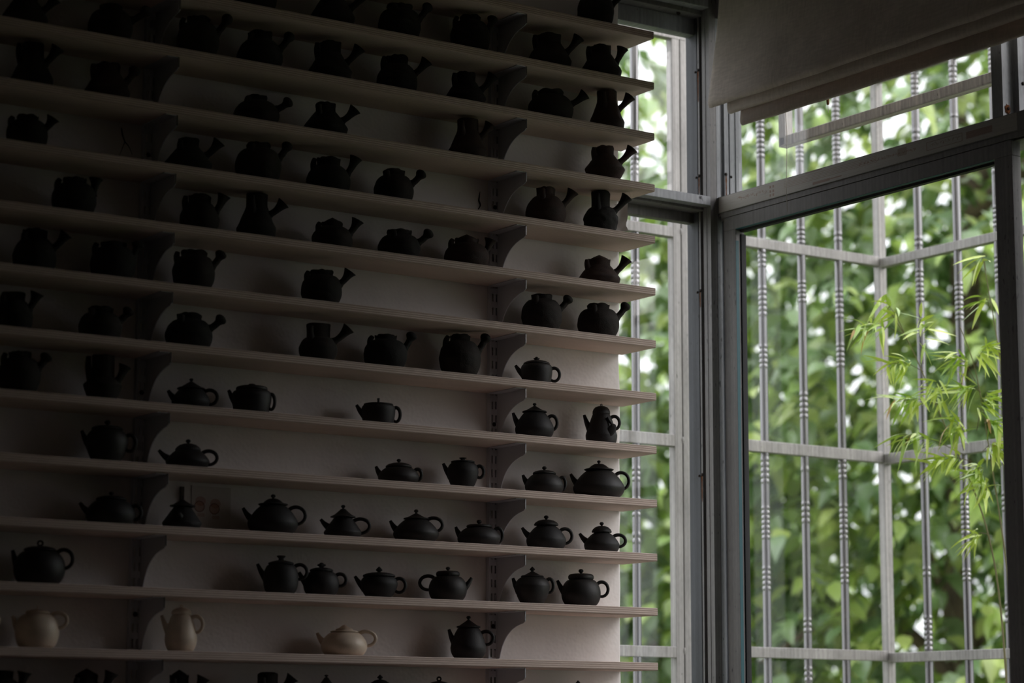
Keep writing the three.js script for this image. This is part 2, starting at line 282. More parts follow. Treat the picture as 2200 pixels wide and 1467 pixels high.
// ------------------------------------------------------------------ the room
const SHELF_END = -0.309, DEPTH = 0.139, TOP = (n) => 2.7072 - 0.128 * (n - 1);
const X_FAR = -4.8, Z_BACK = 5.7, CEIL = 3.12;
{
  // wall with the shelves: thick, with a softened, slightly uneven plastered end beside the window
  const g0 = [];
  const n = 90, y0 = 0, y1 = CEIL, rows = [];
  const edge = [[-0.5, 0], [-0.40, 0], [-0.345, 0], [-0.318, -0.0004], [-0.3125, -0.0022], [-0.3098, -0.006], [-0.309, -0.014], [-0.309, -0.16], [-0.34, -0.16], [-0.5, -0.16]];
  const pos = [], idx = [], m = edge.length;
  for (let j = 0; j <= n; j++) {
    const y = lerp(y0, y1, j / n);
    edge.forEach(([x, z], k) => {
      const soft = k >= 2 && k <= 7 ? 0.0022 * noise.noise(y * 9, k * 0.35, 2.5) + 0.0012 * noise.noise(y * 31, k * 0.5, 7.5) : 0;
      pos.push(x + (k >= 4 && k <= 7 ? soft : 0), y, z + (k >= 2 && k <= 5 ? soft * 0.5 : 0));
    });
  }
  for (let j = 0; j < n; j++) for (let k = 0; k < m - 1; k++) { const a = j * m + k; idx.push(a, a + 1, a + m, a + 1, a + m + 1, a + m); }
  const g = new THREE.BufferGeometry(); g.setAttribute('position', new THREE.Float32BufferAttribute(pos, 3)); g.setIndex(idx); g.computeVertexNormals();
  const main = block(X_FAR - 0.2, -0.5, 0, CEIL, -0.16, 0, 0);
  const wall = structure('wall_left', join([main, metreUV(g)]), PLASTER);
  // little things that belong to the plaster: a forked crack, a chipped mark, a peeling flake at the end
  const mark = new THREE.MeshStandardMaterial({ color: 0x2b211b, roughness: 0.95 });
  const fork = join([
    sweep([V3(-1.655, 2.293, 0), V3(-1.652, 2.278, 0), V3(-1.645, 2.262, 0)], (t) => 0.0045 * (1 - 0.5 * Math.abs(t - 0.4)), 10, 6, 0.25),
    sweep([V3(-1.646, 2.264, 0), V3(-1.651, 2.25, 0), V3(-1.657, 2.232, 0)], (t) => 0.003 * (1 - 0.6 * t), 10, 6, 0.25),
    sweep([V3(-1.646, 2.264, 0), V3(-1.637, 2.256, 0), V3(-1.627, 2.238, 0)], (t) => 0.003 * (1 - 0.6 * t), 10, 6, 0.25)]);
  part('wall_crack', fork, mark, wall);
  part('wall_chip', sweep([V3(-0.725, 2.276, 0), V3(-0.7275, 2.262, 0), V3(-0.7285, 2.253, 0), V3(-0.7245, 2.243, 0), V3(-0.73, 2.232, 0)], (t) => 0.0012 + 0.0036 * Math.sin(Math.PI * Math.min(1, t * 0.85)), 16, 6, 0.3), mark, wall);
  const flakeMat = new THREE.MeshStandardMaterial({ color: 0xd9d8d6, roughness: 0.5, side: THREE.DoubleSide });
  const fl = new THREE.PlaneGeometry(0.026, 0.07, 5, 10), fp = fl.attributes.position;
  for (let i = 0; i < fp.count; i++) { const x = fp.getX(i), y = fp.getY(i); fp.setXYZ(i, x + 0.007 * noise.noise(y * 40, 1, x * 30), y, 0.006 + 0.02 * Math.pow(x / 0.026 + 0.5, 2) + 0.006 * noise.noise(x * 120, y * 70, 3)); }
  fl.translate(-0.318, 2.262, 0); fl.computeVertexNormals();
  part('plaster_flake', fl, flakeMat, wall);
}
const DIM = new THREE.MeshStandardMaterial({ map: plasterMap, roughness: 0.92 });
structure('wall_back', block(X_FAR - 0.2, 0.2, 0, CEIL, Z_BACK, Z_BACK + 0.2, 0), DIM);
structure('wall_far', block(X_FAR - 0.2, X_FAR, 0, CEIL, 0, Z_BACK, 0), DIM);
const FLOOR = new THREE.MeshStandardMaterial({ map: texture(512, 512, (u, v) => wash(120, 110, 102, 1 + 0.2 * tn(u, v, 8, 2) + 0.2 * tn(u * 0.2, v, 80, 4)), true, 1, 1), roughness: 0.55 });
structure('floor', block(X_FAR - 0.2, 0.2, -0.2, 0, -0.16, Z_BACK + 0.2, 0), FLOOR);
// the house goes on above and below this floor
structure('wall_upper', block(X_FAR - 0.2, 0.2, CEIL + 0.2, 10, -0.16, Z_BACK + 0.2, 0), PLASTER);
structure('wall_lower', block(X_FAR - 0.2, 0.2, -3, -0.2, -0.16, Z_BACK + 0.2, 0), PLASTER);
structure('ceiling', block(X_FAR - 0.2, 0.2, CEIL, CEIL + 0.2, -0.16, Z_BACK + 0.2, 0), DIM);
const SILL = 0.78, HEAD = 2.86, BEND = 1.4; // window sill, head and the far end of the right window
structure('wall_right', join([
  block(0, 0.2, 0, SILL, -0.16, Z_BACK, 0), block(0, 0.2, SILL, CEIL, BEND, Z_BACK, 0), block(0, 0.2, HEAD + 0.03, CEIL, -0.16, BEND, 0),
  block(-0.309, 0, 0, SILL, -0.16, 0, 0), block(-0.309, 0, HEAD + 0.03, CEIL, -0.16, 0, 0)]), PLASTER);

// ------------------------------------------------------------------ window in the shelf wall
function screw(x, y, z, axis, r, parent) {
  const g = lathe([[0, 0.002], [r * 0.6, 0.0018], [r, 0.0008], [r, -0.001]], 12);
  if (axis === 'z') g.rotateX(Math.PI / 2); else g.rotateZ(Math.PI / 2);
  g.translate(x, y, z); return part('screw', g, SCREW, parent);
}
function rustStreak(x, y, z, axis, len, w, parent) { // a ragged stain running down below a screw
  const n = 14, s = new THREE.Shape(), L = [], R = [];
  for (let i = 0; i <= n; i++) { const t = i / n, k = w * (1 - 0.55 * t) * (0.75 + 0.5 * noise.noise(t * 6, y * 9, x * 7)); L.push([-k, -t * len]); R.push([k * (0.8 + 0.4 * noise.noise(t * 7, 3, y * 5)), -t * len]); }
  [...L, ...R.reverse()].forEach(([a, b], i) => (i ? s.lineTo(a, b) : s.moveTo(a, b)));
  const g = new THREE.ExtrudeGeometry(s, { depth: 0.0003, bevelEnabled: false });
  if (axis === 'x') g.rotateY(-Math.PI / 2);
  g.translate(x, y, z); return part('rust_stain', g, RUST, parent);
}
{
  const w = structure('window_1');
  // corner post and jamb, stepped in plan
  part('corner_post', column([[-0.021, 0], [0.0, 0], [0.0, -0.03], [-0.0205, -0.03], [-0.0205, -0.0175], [-0.0195, -0.0165], [-0.0195, -0.0125], [-0.0205, -0.0115]], SILL, HEAD + 0.03), DULL_ALUMINIUM, w);
  part('jamb', column([[0.02, -0.0522], [0.02, -0.105], [-0.013, -0.105], [-0.013, -0.084], [-0.018, -0.08], [-0.018, -0.055], [-0.0125, -0.0545], [-0.0125, -0.0522]], SILL, HEAD + 0.03), DARK_ALUMINIUM, w);
  part('jamb', column([[-0.011, -0.0295], [0.02, -0.0295], [0.02, -0.052], [-0.0125, -0.052], [-0.0125, -0.051], [-0.019, -0.0505], [-0.019, -0.044], [-0.011, -0.0435]], SILL, HEAD + 0.03), DULL_ALUMINIUM, w);
  for (const y of [2.7, 2.42, 2.12, 1.65]) { screw(-0.0195, y, -0.047, 'x', 0.0042, w); screw(-0.0185, y - 0.002, -0.06, 'x', 0.0034, w); rustStreak(-0.0193, y, -0.0475, 'x', rr(0.04, 0.09), 0.0028, w); }
  // head
  part('head', block(-0.36, -0.02, HEAD - 0.005, HEAD + 0.03, -0.105, 0.0, 0.002), ALUMINIUM, w);
  part('head', block(-0.36, -0.014, HEAD - 0.018, HEAD - 0.004, -0.105, -0.028, 0.0015), DULL_ALUMINIUM, w);
  screw(-0.088, HEAD - 0.02, -0.04, 'z', 0.006, w);
  const up = new THREE.Group(); up.name = 'upper_sash'; w.add(up);
  part('rail', block(-0.36, -0.014, HEAD - 0.062, HEAD - 0.018, -0.098, -0.064, 0.0015), ALUMINIUM, up);
  part('glass_pane', block(-0.40, -0.012, 2.35, HEAD - 0.05, -0.0815, -0.0785, 0), GLASS, up);
  // transom with an old pen scribble
  part('transom', block(-0.40, -0.0202, 2.333, 2.3567, -0.03, 0.0, 0.0014), ALUMINIUM, w);
  part('transom', block(-0.40, -0.014, 2.326, 2.352, -0.105, -0.029, 0.0014), DULL_ALUMINIUM, w);
  const pen = [[[0, 0], [0.001, 0.008], [0.0035, 0.001], [0.0045, 0.009]], [[0.006, 0], [0.0065, 0.009], [0.0095, 0.008], [0.0085, 0.0045], [0.0065, 0.004]], [[0.0085, 0.0045], [0.0105, 0.001], [0.012, -0.004]]];
  part('pen_mark', join(pen.map((l) => sweep(l.map(([a, b]) => V3(-0.058 + a, 2.345 + b, 0.0001)), 0.0006, 12, 5, 0.3))), RUBBER, w);
  const low = new THREE.Group(); low.name = 'lower_sash'; w.add(low);
  part('rail', block(-0.40, -0.016, 2.300, 2.326, -0.098, -0.072, 0.0014), DULL_ALUMINIUM, low);
  part('rail', block(-0.40, -0.016, SILL, SILL + 0.05, -0.098, -0.072, 0.0014), DULL_ALUMINIUM, low);
  part('glass_pane', block(-0.40, -0.012, SILL + 0.03, 2.31, -0.0865, -0.0835, 0), GLASS, low);
  part('sill', block(-0.36, 0.0, SILL - 0.02, SILL, -0.17, 0.01, 0.002), ALUMINIUM, w);
}
// ------------------------------------------------------------------ window in the right wall
{
  const w = structure('window_2');
  part('jamb', column([[0.0, 0.0006], [0.0115, 0.0006], [0.0125, -0.012], [0.029, -0.012], [0.03, -0.004], [0.0435, -0.004], [0.044, -0.012], [0.0465, -0.012], [0.047, -0.003], [0.0625, -0.003], [0.063, -0.0055], [0.0665, -0.0055], [0.067, -0.003], [0.074, -0.003], [0.0745, -0.007], [0.09, -0.007], [0.09, -0.03], [0.0, -0.03]], SILL, HEAD + 0.03), ALUMINIUM, w);
  screw(0.034, 2.423, -0.0035, 'z', 0.0042, w); screw(0.0505, 2.418, -0.0028, 'z', 0.0035, w); rustStreak(0.0345, 2.425, -0.0038, 'z', 0.07, 0.0035, w);
  part('head', block(0.0, 0.09, HEAD - 0.03, HEAD + 0.03, 0, BEND, 0.002), DULL_ALUMINIUM, w);
  // transom: front face with the faded printing of its old protective film
  const prW = 1024, prH = 64, cv = document.createElement('canvas'); cv.width = prW; cv.height = prH;
  const cx = cv.getContext('2d');
  cx.fillStyle = 'rgb(158,154,147)'; cx.fillRect(0, 0, prW, prH);
  for (let i = 0; i < 600; i++) { const v = Math.floor(rr(120, 180)); cx.fillStyle = `rgba(${v},${v - 4},${v - 10},0.25)`; cx.fillRect(rr(0, prW), rr(0, prH), rr(10, 120), rr(0.6, 1.6)); }
  cx.fillStyle = 'rgba(112,76,58,0.5)'; cx.font = 'bold 20px sans-serif';
  // worn columns of strokes, no longer readable as words
  const glyph = (x, y, s) => { for (let k = 0; k < 7; k++) { rnd() < 0.5 ? cx.fillRect(x + rr(0, s), y + rr(0, s), rr(2, s * 0.7), 1.6) : cx.fillRect(x + rr(0, s), y + rr(0, s), 1.6, rr(2, s * 0.7)); } };
  for (let k = 0; k < 9; k++) glyph(70 + k * 13, 18 + (k % 3) * 2, 11);
  for (const [x, y] of [[196, 12], [196, 30], [196, 46], [207, 12], [207, 30], [207, 46]]) cx.fillRect(x, y, 6, 10);
  for (let k = 0; k < 16; k++) glyph(520 + k * 12, 22, 9);
  for (let k = 0; k < 5; k++) cx.fillRect(250, 12 + k * 6, 330, 1.2);
  cx.fillStyle = 'rgba(96,52,38,0.42)'; cx.fillRect(355, 47, 62, 10); cx.fillRect(418, 49, 40, 5); cx.fillRect(870, 20, 80, 26); cx.fillRect(330, 0, 60, 4);
  cx.fillStyle = 'rgba(90,66,52,0.35)'; cx.fillRect(650, 10, 30, 30); cx.strokeStyle = 'rgba(90,60,48,0.45)'; cx.lineWidth = 2; cx.strokeRect(745, 18, 112, 30); for (let k = 0; k < 7; k++) glyph(755 + k * 14, 24, 10);
  const ct = new THREE.CanvasTexture(cv); ct.colorSpace = THREE.SRGBColorSpace;
  const PRINTED = new THREE.MeshStandardMaterial({ map: ct, roughness: 0.55, metalness: 0.25 });
  part('transom', block(0.0006, 0.09, 2.3135, 2.3565, 0.0015, BEND, 0.0014), DULL_ALUMINIUM, w);
  const face = new THREE.PlaneGeometry(1.03, 0.0395); face.rotateY(-Math.PI / 2); face.translate(0.0003, 2.335, 0.523);
  part('printed_film', face, PRINTED, w);
  part('track', block(0.0055, 0.09, 2.3075, 2.3138, 0.0015, BEND, 0.0008), DULL_ALUMINIUM, w);
  part('track', block(0.012, 0.09, 2.296, 2.3076, 0.0015, BEND, 0.0008), DULL_ALUMINIUM, w);
  part('track', block(0.003, 0.006, 2.2995, 2.3138, 0.012, BEND, 0.0008), DULL_ALUMINIUM, w);
  part('sill', block(-0.03, 0.12, SILL - 0.02, SILL, -0.02, BEND, 0.003), ALUMINIUM, w);
  // upper lights: mullion and two panes
  part('mullion', column([[0.0, 0.966], [0.033, 0.966], [0.033, 0.945], [0.09, 0.945], [0.09, 1.026], [0.065, 1.026], [0.0645, 1.0155], [0.0335, 1.0155], [0.033, 0.9985], [0.0, 0.9985]], 2.356, HEAD), ALUMINIUM, w);
  screw(0.0465, 2.432, 1.0165, 'z', 0.0042, w); screw(0.058, 2.428, 1.0162, 'z', 0.0035, w);
  { const g = new THREE.SphereGeometry(0.0085, 16, 10), p = g.attributes.position; for (let i = 0; i < p.count; i++) { const k = 1 + 0.5 * noise.noise(p.getX(i) * 300, p.getY(i) * 300, p.getZ(i) * 300); p.setXYZ(i, p.getX(i) * k, p.getY(i) * k * 1.25, p.getZ(i) * k * 0.3); } g.computeVertexNormals(); g.translate(0.0135, 2.372, 0.9988); part('rust_lump', g, RUST, w);
    const h = new THREE.SphereGeometry(0.0034, 10, 8); h.scale(1, 1.2, 0.5); h.translate(0.0135, 2.373, 1.0018); part('rust_hole', h, SCREW, w); }
  part('glass_pane', block(0.0795, 0.0825, 2.35, HEAD - 0.02, -0.005, 0.95, 0), GLASS, w);
  part('glass_pane', block(0.0795, 0.0825, 2.35, HEAD - 0.02, 1.02, BEND, 0), GLASS, w);
  // two sliding sashes
  function sash(x0, x1, z0, z1, name) {
    const s = new THREE.Group(); s.name = name; w.add(s);
    const t = x1 - x0, y0 = SILL + 0.012, y1 = 2.2985, st = 0.0482, tr = 0.0345;
    const f = (a, b, c, d) => block(x0, x1, a, b, c, d, 0.0012);
    part('stile', f(y0, y1 - tr, z0, z0 + st), DULL_ALUMINIUM, s); part('stile', f(y0, y1 - tr, z1 - st - 0.004, z1), DULL_ALUMINIUM, s);
    part('rail', f(y1 - tr, y1, z0, z1), DULL_ALUMINIUM, s); part('rail', f(y0, y0 + 0.06, z0 + st, z1 - st), DULL_ALUMINIUM, s);
    // rubber gasket and the teal film left on the inner edges of the frame
    const iz0 = z0 + st, iz1 = z1 - st - 0.004, iy1 = y1 - tr, iy0 = y0 + 0.06;
    part('gasket', block(x0 + 0.0155, x0 + 0.031, iy0, iy1 - 0.012, iz0 - 0.001, iz0 + 0.0035, 0.0006), RUBBER, s);
    part('gasket', block(x0 + 0.0155, x0 + 0.031, iy1 - 0.006, iy1 + 0.001, iz0, iz1, 0.0006), RUBBER, s);
    part('gasket', block(x0 + 0.0155, x0 + 0.031, iy0, iy1, iz1 - 0.0035, iz1 + 0.001, 0.0006), RUBBER, s);
    part('film_strip', block(x0 + 0.0003, x0 + 0.0095, iy0, iy1 - 0.03, iz0 - 0.0006, iz0 + 0.0006, 0), TEAL, s);
    part('film_strip', block(x0 + 0.0003, x0 + 0.0095, iy1 - 0.0006, iy1 + 0.0006, iz0, iz1 - 0.004, 0), TEAL, s);
    part('glass_pane', block(x0 + 0.022, x0 + 0.0245, iy0 - 0.01, iy1 + 0.005, iz0 - 0.005, iz1 + 0.005, 0), CLEAN_GLASS, s);
    return s;
  }
  sash(0.004, 0.032, 0.0195, 1.0155, 'sliding_sash'); sash(0.044, 0.072, 1.06, BEND - 0.02, 'sliding_sash'); 
}

// ------------------------------------------------------------------ shelves, uprights, brackets
const UPRIGHTS = [-0.69, -1.595], SHELF_LEFT = -2.42;
const ORD = ['', 'top', 'second', 'third', 'fourth', 'fifth', 'sixth', 'seventh', 'eighth', 'ninth', 'tenth', 'eleventh', 'twelfth', 'thirteenth', 'lowest'];
{
  for (let n = 1; n <= 14; n++) {
    const L = SHELF_END - SHELF_LEFT, t = 0.018, c = 0.0014, s = new THREE.Shape();
    [[0.0035, -t], [DEPTH - c, -t], [DEPTH, -t + c], [DEPTH, -c], [DEPTH - c, 0], [0.0035, 0]].forEach(([z, y], i) => (i ? s.lineTo(z, y) : s.moveTo(z, y)));
    const g0 = new THREE.ExtrudeGeometry(s, { depth: L, bevelEnabled: true, bevelThickness: 0.0012, bevelSize: 0.0, bevelSegments: 1, steps: 1 });
    g0.rotateY(-Math.PI / 2); // shape x -> +z, extrude -> -x
    const g = g0.index ? g0.toNonIndexed() : g0; g.computeVertexNormals();
    const p = g.attributes.position, nn = g.attributes.normal, uv = new Float32Array(p.count * 2), off = rnd() * 3;
    for (let i = 0; i < p.count; i++) {
      const x = p.getX(i), y = p.getY(i), z = p.getZ(i), flat = Math.abs(nn.getY(i)) > 0.85;
      uv[2 * i] = (Math.abs(nn.getX(i)) > 0.8 ? z : x) * 0.8 + off;
      uv[2 * i + 1] = flat ? 0.53 + (z / DEPTH) * 0.44 : 0.01 + Math.min(0.98, Math.max(0.02, -y / t)) * 0.48;
    }
    g.setAttribute('uv', new THREE.BufferAttribute(uv, 2));
    g.translate(SHELF_END, 0, 0);
    const b = shade(new THREE.Mesh(g, PLYWOOD)); b.name = numbered('shelf_board'); b.position.y = TOP(n); scene.add(b);
    tag(b, n === 14 ? 'lowest pale plywood shelf board, holding the pots cut off at the bottom' : n === 1 ? 'top pale plywood shelf board with one pot by the window' : `pale plywood shelf board, ${ORD[n]} counting down from the top one`, 'shelf', 'plywood shelves on the left wall');
  }
  // slotted uprights
  const pitch = 0.032, yb = 0.72, yt = 2.92;
  const shape = new THREE.Shape([V2(-0.0125, yb), V2(0.0125, yb), V2(0.0125, yt), V2(-0.0125, yt)]);
  for (let k = 0; k * pitch + yb + 0.02 < yt - 0.02; k++) for (const sx of [-0.0053, 0.0053]) {
    const y = yb + 0.012 + k * pitch, h = new THREE.Path([V2(sx - 0.0021, y), V2(sx - 0.0021, y + 0.018), V2(sx + 0.0021, y + 0.018), V2(sx + 0.0021, y)]);
    shape.holes.push(h);
  }
  const face = new THREE.ExtrudeGeometry(shape, { depth: 0.0016, bevelEnabled: false }); face.translate(0, 0, 0.0112);
  const side = (s) => block(s > 0 ? 0.0109 : -0.0125, s > 0 ? 0.0125 : -0.0109, yb, yt, 0.0006, 0.0114, 0);
  const upG = join([metreUV(face), side(1), side(-1)]);
  UPRIGHTS.forEach((x, i) => {
    const u = thing('shelf_upright', i ? 'grey slotted metal upright on the left, in the dark part of the wall' : 'grey slotted metal upright on the right, nearer to the window', 'upright', [x, 0, 0], 0, 'slotted shelf uprights');
    part('channel', upG, BRACKET, u);
    for (const y of [2.24, 1.72, 1.25]) { const s = new THREE.SphereGeometry(0.0052, 12, 8); s.scale(1, 1, 0.45); s.translate(0, y, 0.013); part('screw', s, SCREW, u); }
  });
  // brackets: curved blade, folded top flange, front lip
  const bl = new THREE.Shape();
  bl.moveTo(0.008, 0); bl.lineTo(0.1285, 0); bl.lineTo(0.1285, -0.0235); bl.lineTo(0.121, -0.0275); bl.bezierCurveTo(0.075, -0.034, 0.04, -0.055, 0.0255, -0.104); bl.lineTo(0.0085, -0.106); bl.closePath();
  const blade = new THREE.ExtrudeGeometry(bl, { depth: 0.0016, bevelEnabled: true, bevelThickness: 0.0003, bevelSize: 0.0003, bevelSegments: 1, curveSegments: 18 });
  blade.rotateY(-Math.PI / 2); blade.translate(0.0105, 0, 0);
  const bladeG = metreUV(blade), flange = block(-0.0165, 0.0105, -0.0016, 0, 0.0125, 0.1285, 0.0004);
  const lip = block(0.0082, 0.0112, -0.0225, -0.0004, 0.1282, 0.1297, 0.0003), hook = block(0.0042, 0.0064, -0.052, -0.038, 0.0, 0.0125, 0.0002);
  const hook2 = hook.clone().translate(0, -0.048, 0);
  for (let n = 1; n <= 14; n++) UPRIGHTS.forEach((x, i) => {
    const b = thing('shelf_bracket', `grey curved metal bracket under the ${ORD[n]} shelf, on the ${i ? 'left' : 'right'} upright`, 'bracket', [x, TOP(n) - 0.0182, 0], 0, 'curved shelf brackets');
    part('blade', bladeG, BRACKET, b); part('flange', flange, BRACKET, b); part('lip', lip, STEEL, b); part('hook', hook, BRACKET, b); part('hook', hook2, BRACKET, b);
  });
}
function V2(x, y) { return new THREE.Vector2(x, y); }

// ------------------------------------------------------------------ pots
// outline of a belly from the foot up to the mouth
function belly(R, h, foot, tm, tc, rim, p, q) {
  const o = [[0, 0.0012], [foot * R * 0.9, 0.001], [foot * R, 0.0]];
  for (let i = 1; i <= 12; i++) { const v = 1 - i / 12, r = foot + (1 - foot) * Math.pow(1 - Math.pow(v, q), 1 / q); o.push([r * R, tm * h * (1 - v)]); }
  for (let i = 1; i <= 16; i++) { const u = i / 16, r = rim / R + (1 - rim / R) * Math.pow(Math.max(0, 1 - Math.pow(u, p)), 1 / p); o.push([r * R, h * lerp(tm, tc, u)]); }
  return o;
}
const radiusAt = (o, y) => { for (let i = 3; i < o.length - 1; i++) if (o[i][1] <= y && o[i + 1][1] >= y) return lerp(o[i][0], o[i + 1][0], (y - o[i][1]) / Math.max(1e-6, o[i + 1][1] - o[i][1])); return o[o.length - 1][0]; };
const FACING = -0.598; // turned so that handle and spout show in profile from the room
const KP = { // foot, height of the widest place, collar start, upper curve, lower curve, words
  round: [0.52, 0.45, 0.87, 2.0, 1.9, 'round'], shoulder: [0.7, 0.3, 0.78, 1.05, 1.6, 'sloping'], squat: [0.72, 0.42, 0.84, 1.75, 1.8, 'squat'],
  neck: [0.66, 0.38, 0.8, 1.55, 1.9, 'necked'], tall: [0.74, 0.27, 0.74, 0.95, 1.9, 'tall'], pear: [0.66, 0.3, 0.76, 1.0, 1.8, 'pear-shaped'],
  bicone: [0.56, 0.4, 0.8, 1.0, 1.15, 'angular'], tallround: [0.58, 0.36, 0.66, 1.5, 1.7, 'long-necked'], urn: [0.62, 0.36, 0.52, 1.1, 1.2, 'straight-necked'],
};
const NTH = ['', 'nearest the window', 'second from the window', 'third from the window', 'fourth from the window', 'fifth from the window', 'sixth from the window', 'seventh from the window', 'eighth from the window', 'ninth from the window'];
const place = {};
[...SIDE_POTS.map((p) => [p[0], p[1], p]), ...TEAPOTS.map((p) => [p[0], p[1], p])].sort((a, b) => a[0] - b[0] || b[1] - a[1]).forEach(([n, , p]) => { (place[n] ??= []).push(p); p.nth = place[n].length; });
const where = (p) => `${NTH[p.nth]} on ${ORD[p[0]]} shelf`;

function sidePot(p) {
  const [n, x, R, h, rim, reach, hy, ball, prof, left, lid] = p, [foot, tm, tc, pu, pl, word] = KP[prof];
  const t = thing('side_handled_pot', `dark ${word} pot, ${ball ? 'knob' : 'flared'}-ended side handle, ${where(p)}`, 'pot', [x, TOP(n), 0.067], FACING + rr(-0.06, 0.06), 'dark side-handled pots on the shelves');
  const mat = rnd() < 0.16 ? RUST_CLAY : DARKCLAY[Math.floor(rnd() * 3)], ph = rr(0, 6.28), lobes = 3 + Math.floor(rnd() * 3);
  const o = belly(R, h, foot, tm, tc, rim, pu, pl), outer = o.slice(), yr = h;
  const flare = prof === 'tall' || prof === 'urn' ? 1.0 : 1.03;
  o.push([rim * 0.99, lerp(h * tc, h, 0.4)], [rim * flare, h - 0.0018], [rim * flare * 0.985, h], [rim * 0.9, h - 0.0004], [rim * 0.87, h - 0.006], [rim * 0.9, h * tc], [rim * 0.5, h * tc - 0.006], [0, h * tc - 0.008]);
  const g = lathe(o, 48), q = g.attributes.position, lump = prof === 'tallround' && ball === 0 && !lid ? 0.0017 : 0.0008, s1 = rnd() * 50;
  for (let i = 0; i < q.count; i++) {
    const X = q.getX(i), Y = q.getY(i), Z = q.getZ(i), r = Math.hypot(X, Z), a = Math.atan2(Z, X), w = Math.max(0, (Y / h - tc) / (1 - tc));
    const k = 1 + (lump / R) * noise.noise(X * 75 + s1, Y * 75, Z * 75) * 1.6;
    q.setXYZ(i, X * k, Y < 0.002 ? Y : Y + (lid === 2 ? 0.0006 : 0.0017) * w * Math.cos(lobes * a + ph) , Z * k);
  }
  g.computeVertexNormals();
  part('body', g, mat, t);
  // lid lying in the mouth: lobed, pointed or flat
  const lg = lathe([[0, h + 0.002], [rim * 0.3, h + 0.0018], [rim * 0.6, h + 0.0014], [rim * 0.8, h + 0.0006], [rim * 0.86, h - 0.002], [rim * 0.84, h - 0.008], [0, h - 0.01]], 36), lp = lg.attributes.position;
  for (let i = 0; i < lp.count; i++) {
    const X = lp.getX(i), Z = lp.getZ(i), r = Math.hypot(X, Z) / rim, a = Math.atan2(Z, X); let Y = lp.getY(i);
    if (Y > h - 0.003) Y += lid === 1 ? 0.0105 * Math.max(0, 1 - r * 1.1) : lid === 0 ? 0.0022 * Math.max(0, 1 - r * r) + 0.0018 * r * Math.cos(5 * a + ph) : 0;
    lp.setY(i, Y);
  }
  lg.computeVertexNormals();
  part('lid', lg, mat, t);
  // spout: a short beak on the shoulder
  const sa = left ? rr(2.5, 2.75) : rr(1.75, 2.1), ys = h * lerp(tm, tc, 0.62), rs = radiusAt(outer, ys), dx = Math.cos(sa), dz = Math.sin(sa);
  const rt = Math.max(rim * 1.1, left ? rim * 1.22 : rim * 1.12) + 0.003;
  part('spout', sweep([V3(dx * (rs - 0.008), ys - 0.004, dz * (rs - 0.008)), V3(dx * lerp(rs, rt, 0.55), lerp(ys, h, 0.5), dz * lerp(rs, rt, 0.55)), V3(dx * rt, h - (left ? 0.0035 : 0.008), dz * rt)], (u) => lerp(0.0105, 0.0052, Math.pow(u, 0.7)), 14, 12), mat, t);
  // handle
  const yh = h * lerp(tm, tc, prof === 'tall' || prof === 'tallround' ? 0.62 : 0.42), rh = radiusAt(outer, yh), E = V3(reach, hy - 0.002, 0), S = V3(rh - 0.008, yh - 0.002, 0);
  const M = S.clone().lerp(E, 0.5); M.y -= 0.0025; M.x += 0.001;
  const hr = ball ? (u) => (u < 0.25 ? lerp(0.0118, 0.0076, u / 0.25) : u < 0.55 ? 0.0074 : u < 0.8 ? lerp(0.0074, 0.0128, THREE.MathUtils.smoothstep(u, 0.55, 0.8)) : 0.0128 * Math.sqrt(Math.max(0.02, 1 - Math.pow((u - 0.8) / 0.2, 2)))) : (u) => (u < 0.25 ? lerp(0.0115, 0.0074, u / 0.25) : 0.0072 + 0.0082 * Math.pow((u - 0.25) / 0.75, 2.6));
  if (ball) { const d = E.clone().sub(M).normalize(); E.addScaledVector(d, 0.007); const hg = sweep([S, M, E], hr, 44, 14); part('handle', hg, mat, t); }
  else { const d = E.clone().sub(M).normalize(); E.addScaledVector(d, 0.002); part('handle', sweep([S, M, E], hr, 22, 14), mat, t); }
}
const TP = { // foot, widest place, curve end, upper curve, lower curve, mouth against lid, words
  barrel: [0.8, 0.74, 1, 2.2, 1.5, 0.96, 'straight-sided'], belly: [0.58, 0.4, 1, 1.3, 1.8, 0.8, 'bellied'], gourd: [0.78, 0.34, 1, 1.05, 1.9, 0.98, 'gourd-shaped'],
  cup: [0.52, 0.66, 1, 1.7, 1.5, 0.86, 'cup-shaped'], squat: [0.66, 0.44, 1, 1.55, 1.9, 0.86, 'squat'], skirt: [0.72, 0.3, 1, 1.02, 1.8, 0.66, 'skirted'],
  neckpot: [0.68, 0.4, 0.93, 1.3, 1.9, 0.78, 'low'], round: [0.6, 0.48, 1, 1.85, 1.9, 0.84, 'round'], egg: [0.6, 0.52, 1, 1.9, 2.1, 0.86, 'egg-shaped'], pearpot: [0.58, 0.36, 1, 1.3, 1.9, 0.84, 'pear-shaped'],
};
const LIDW = { flat: 'low', thick: 'thick rounded', overhang: 'overhanging', cone: 'conical', pagoda: 'pagoda', sombrero: 'wide-brimmed', bell: 'domed', disc: 'disc', stepped: 'stepped' };
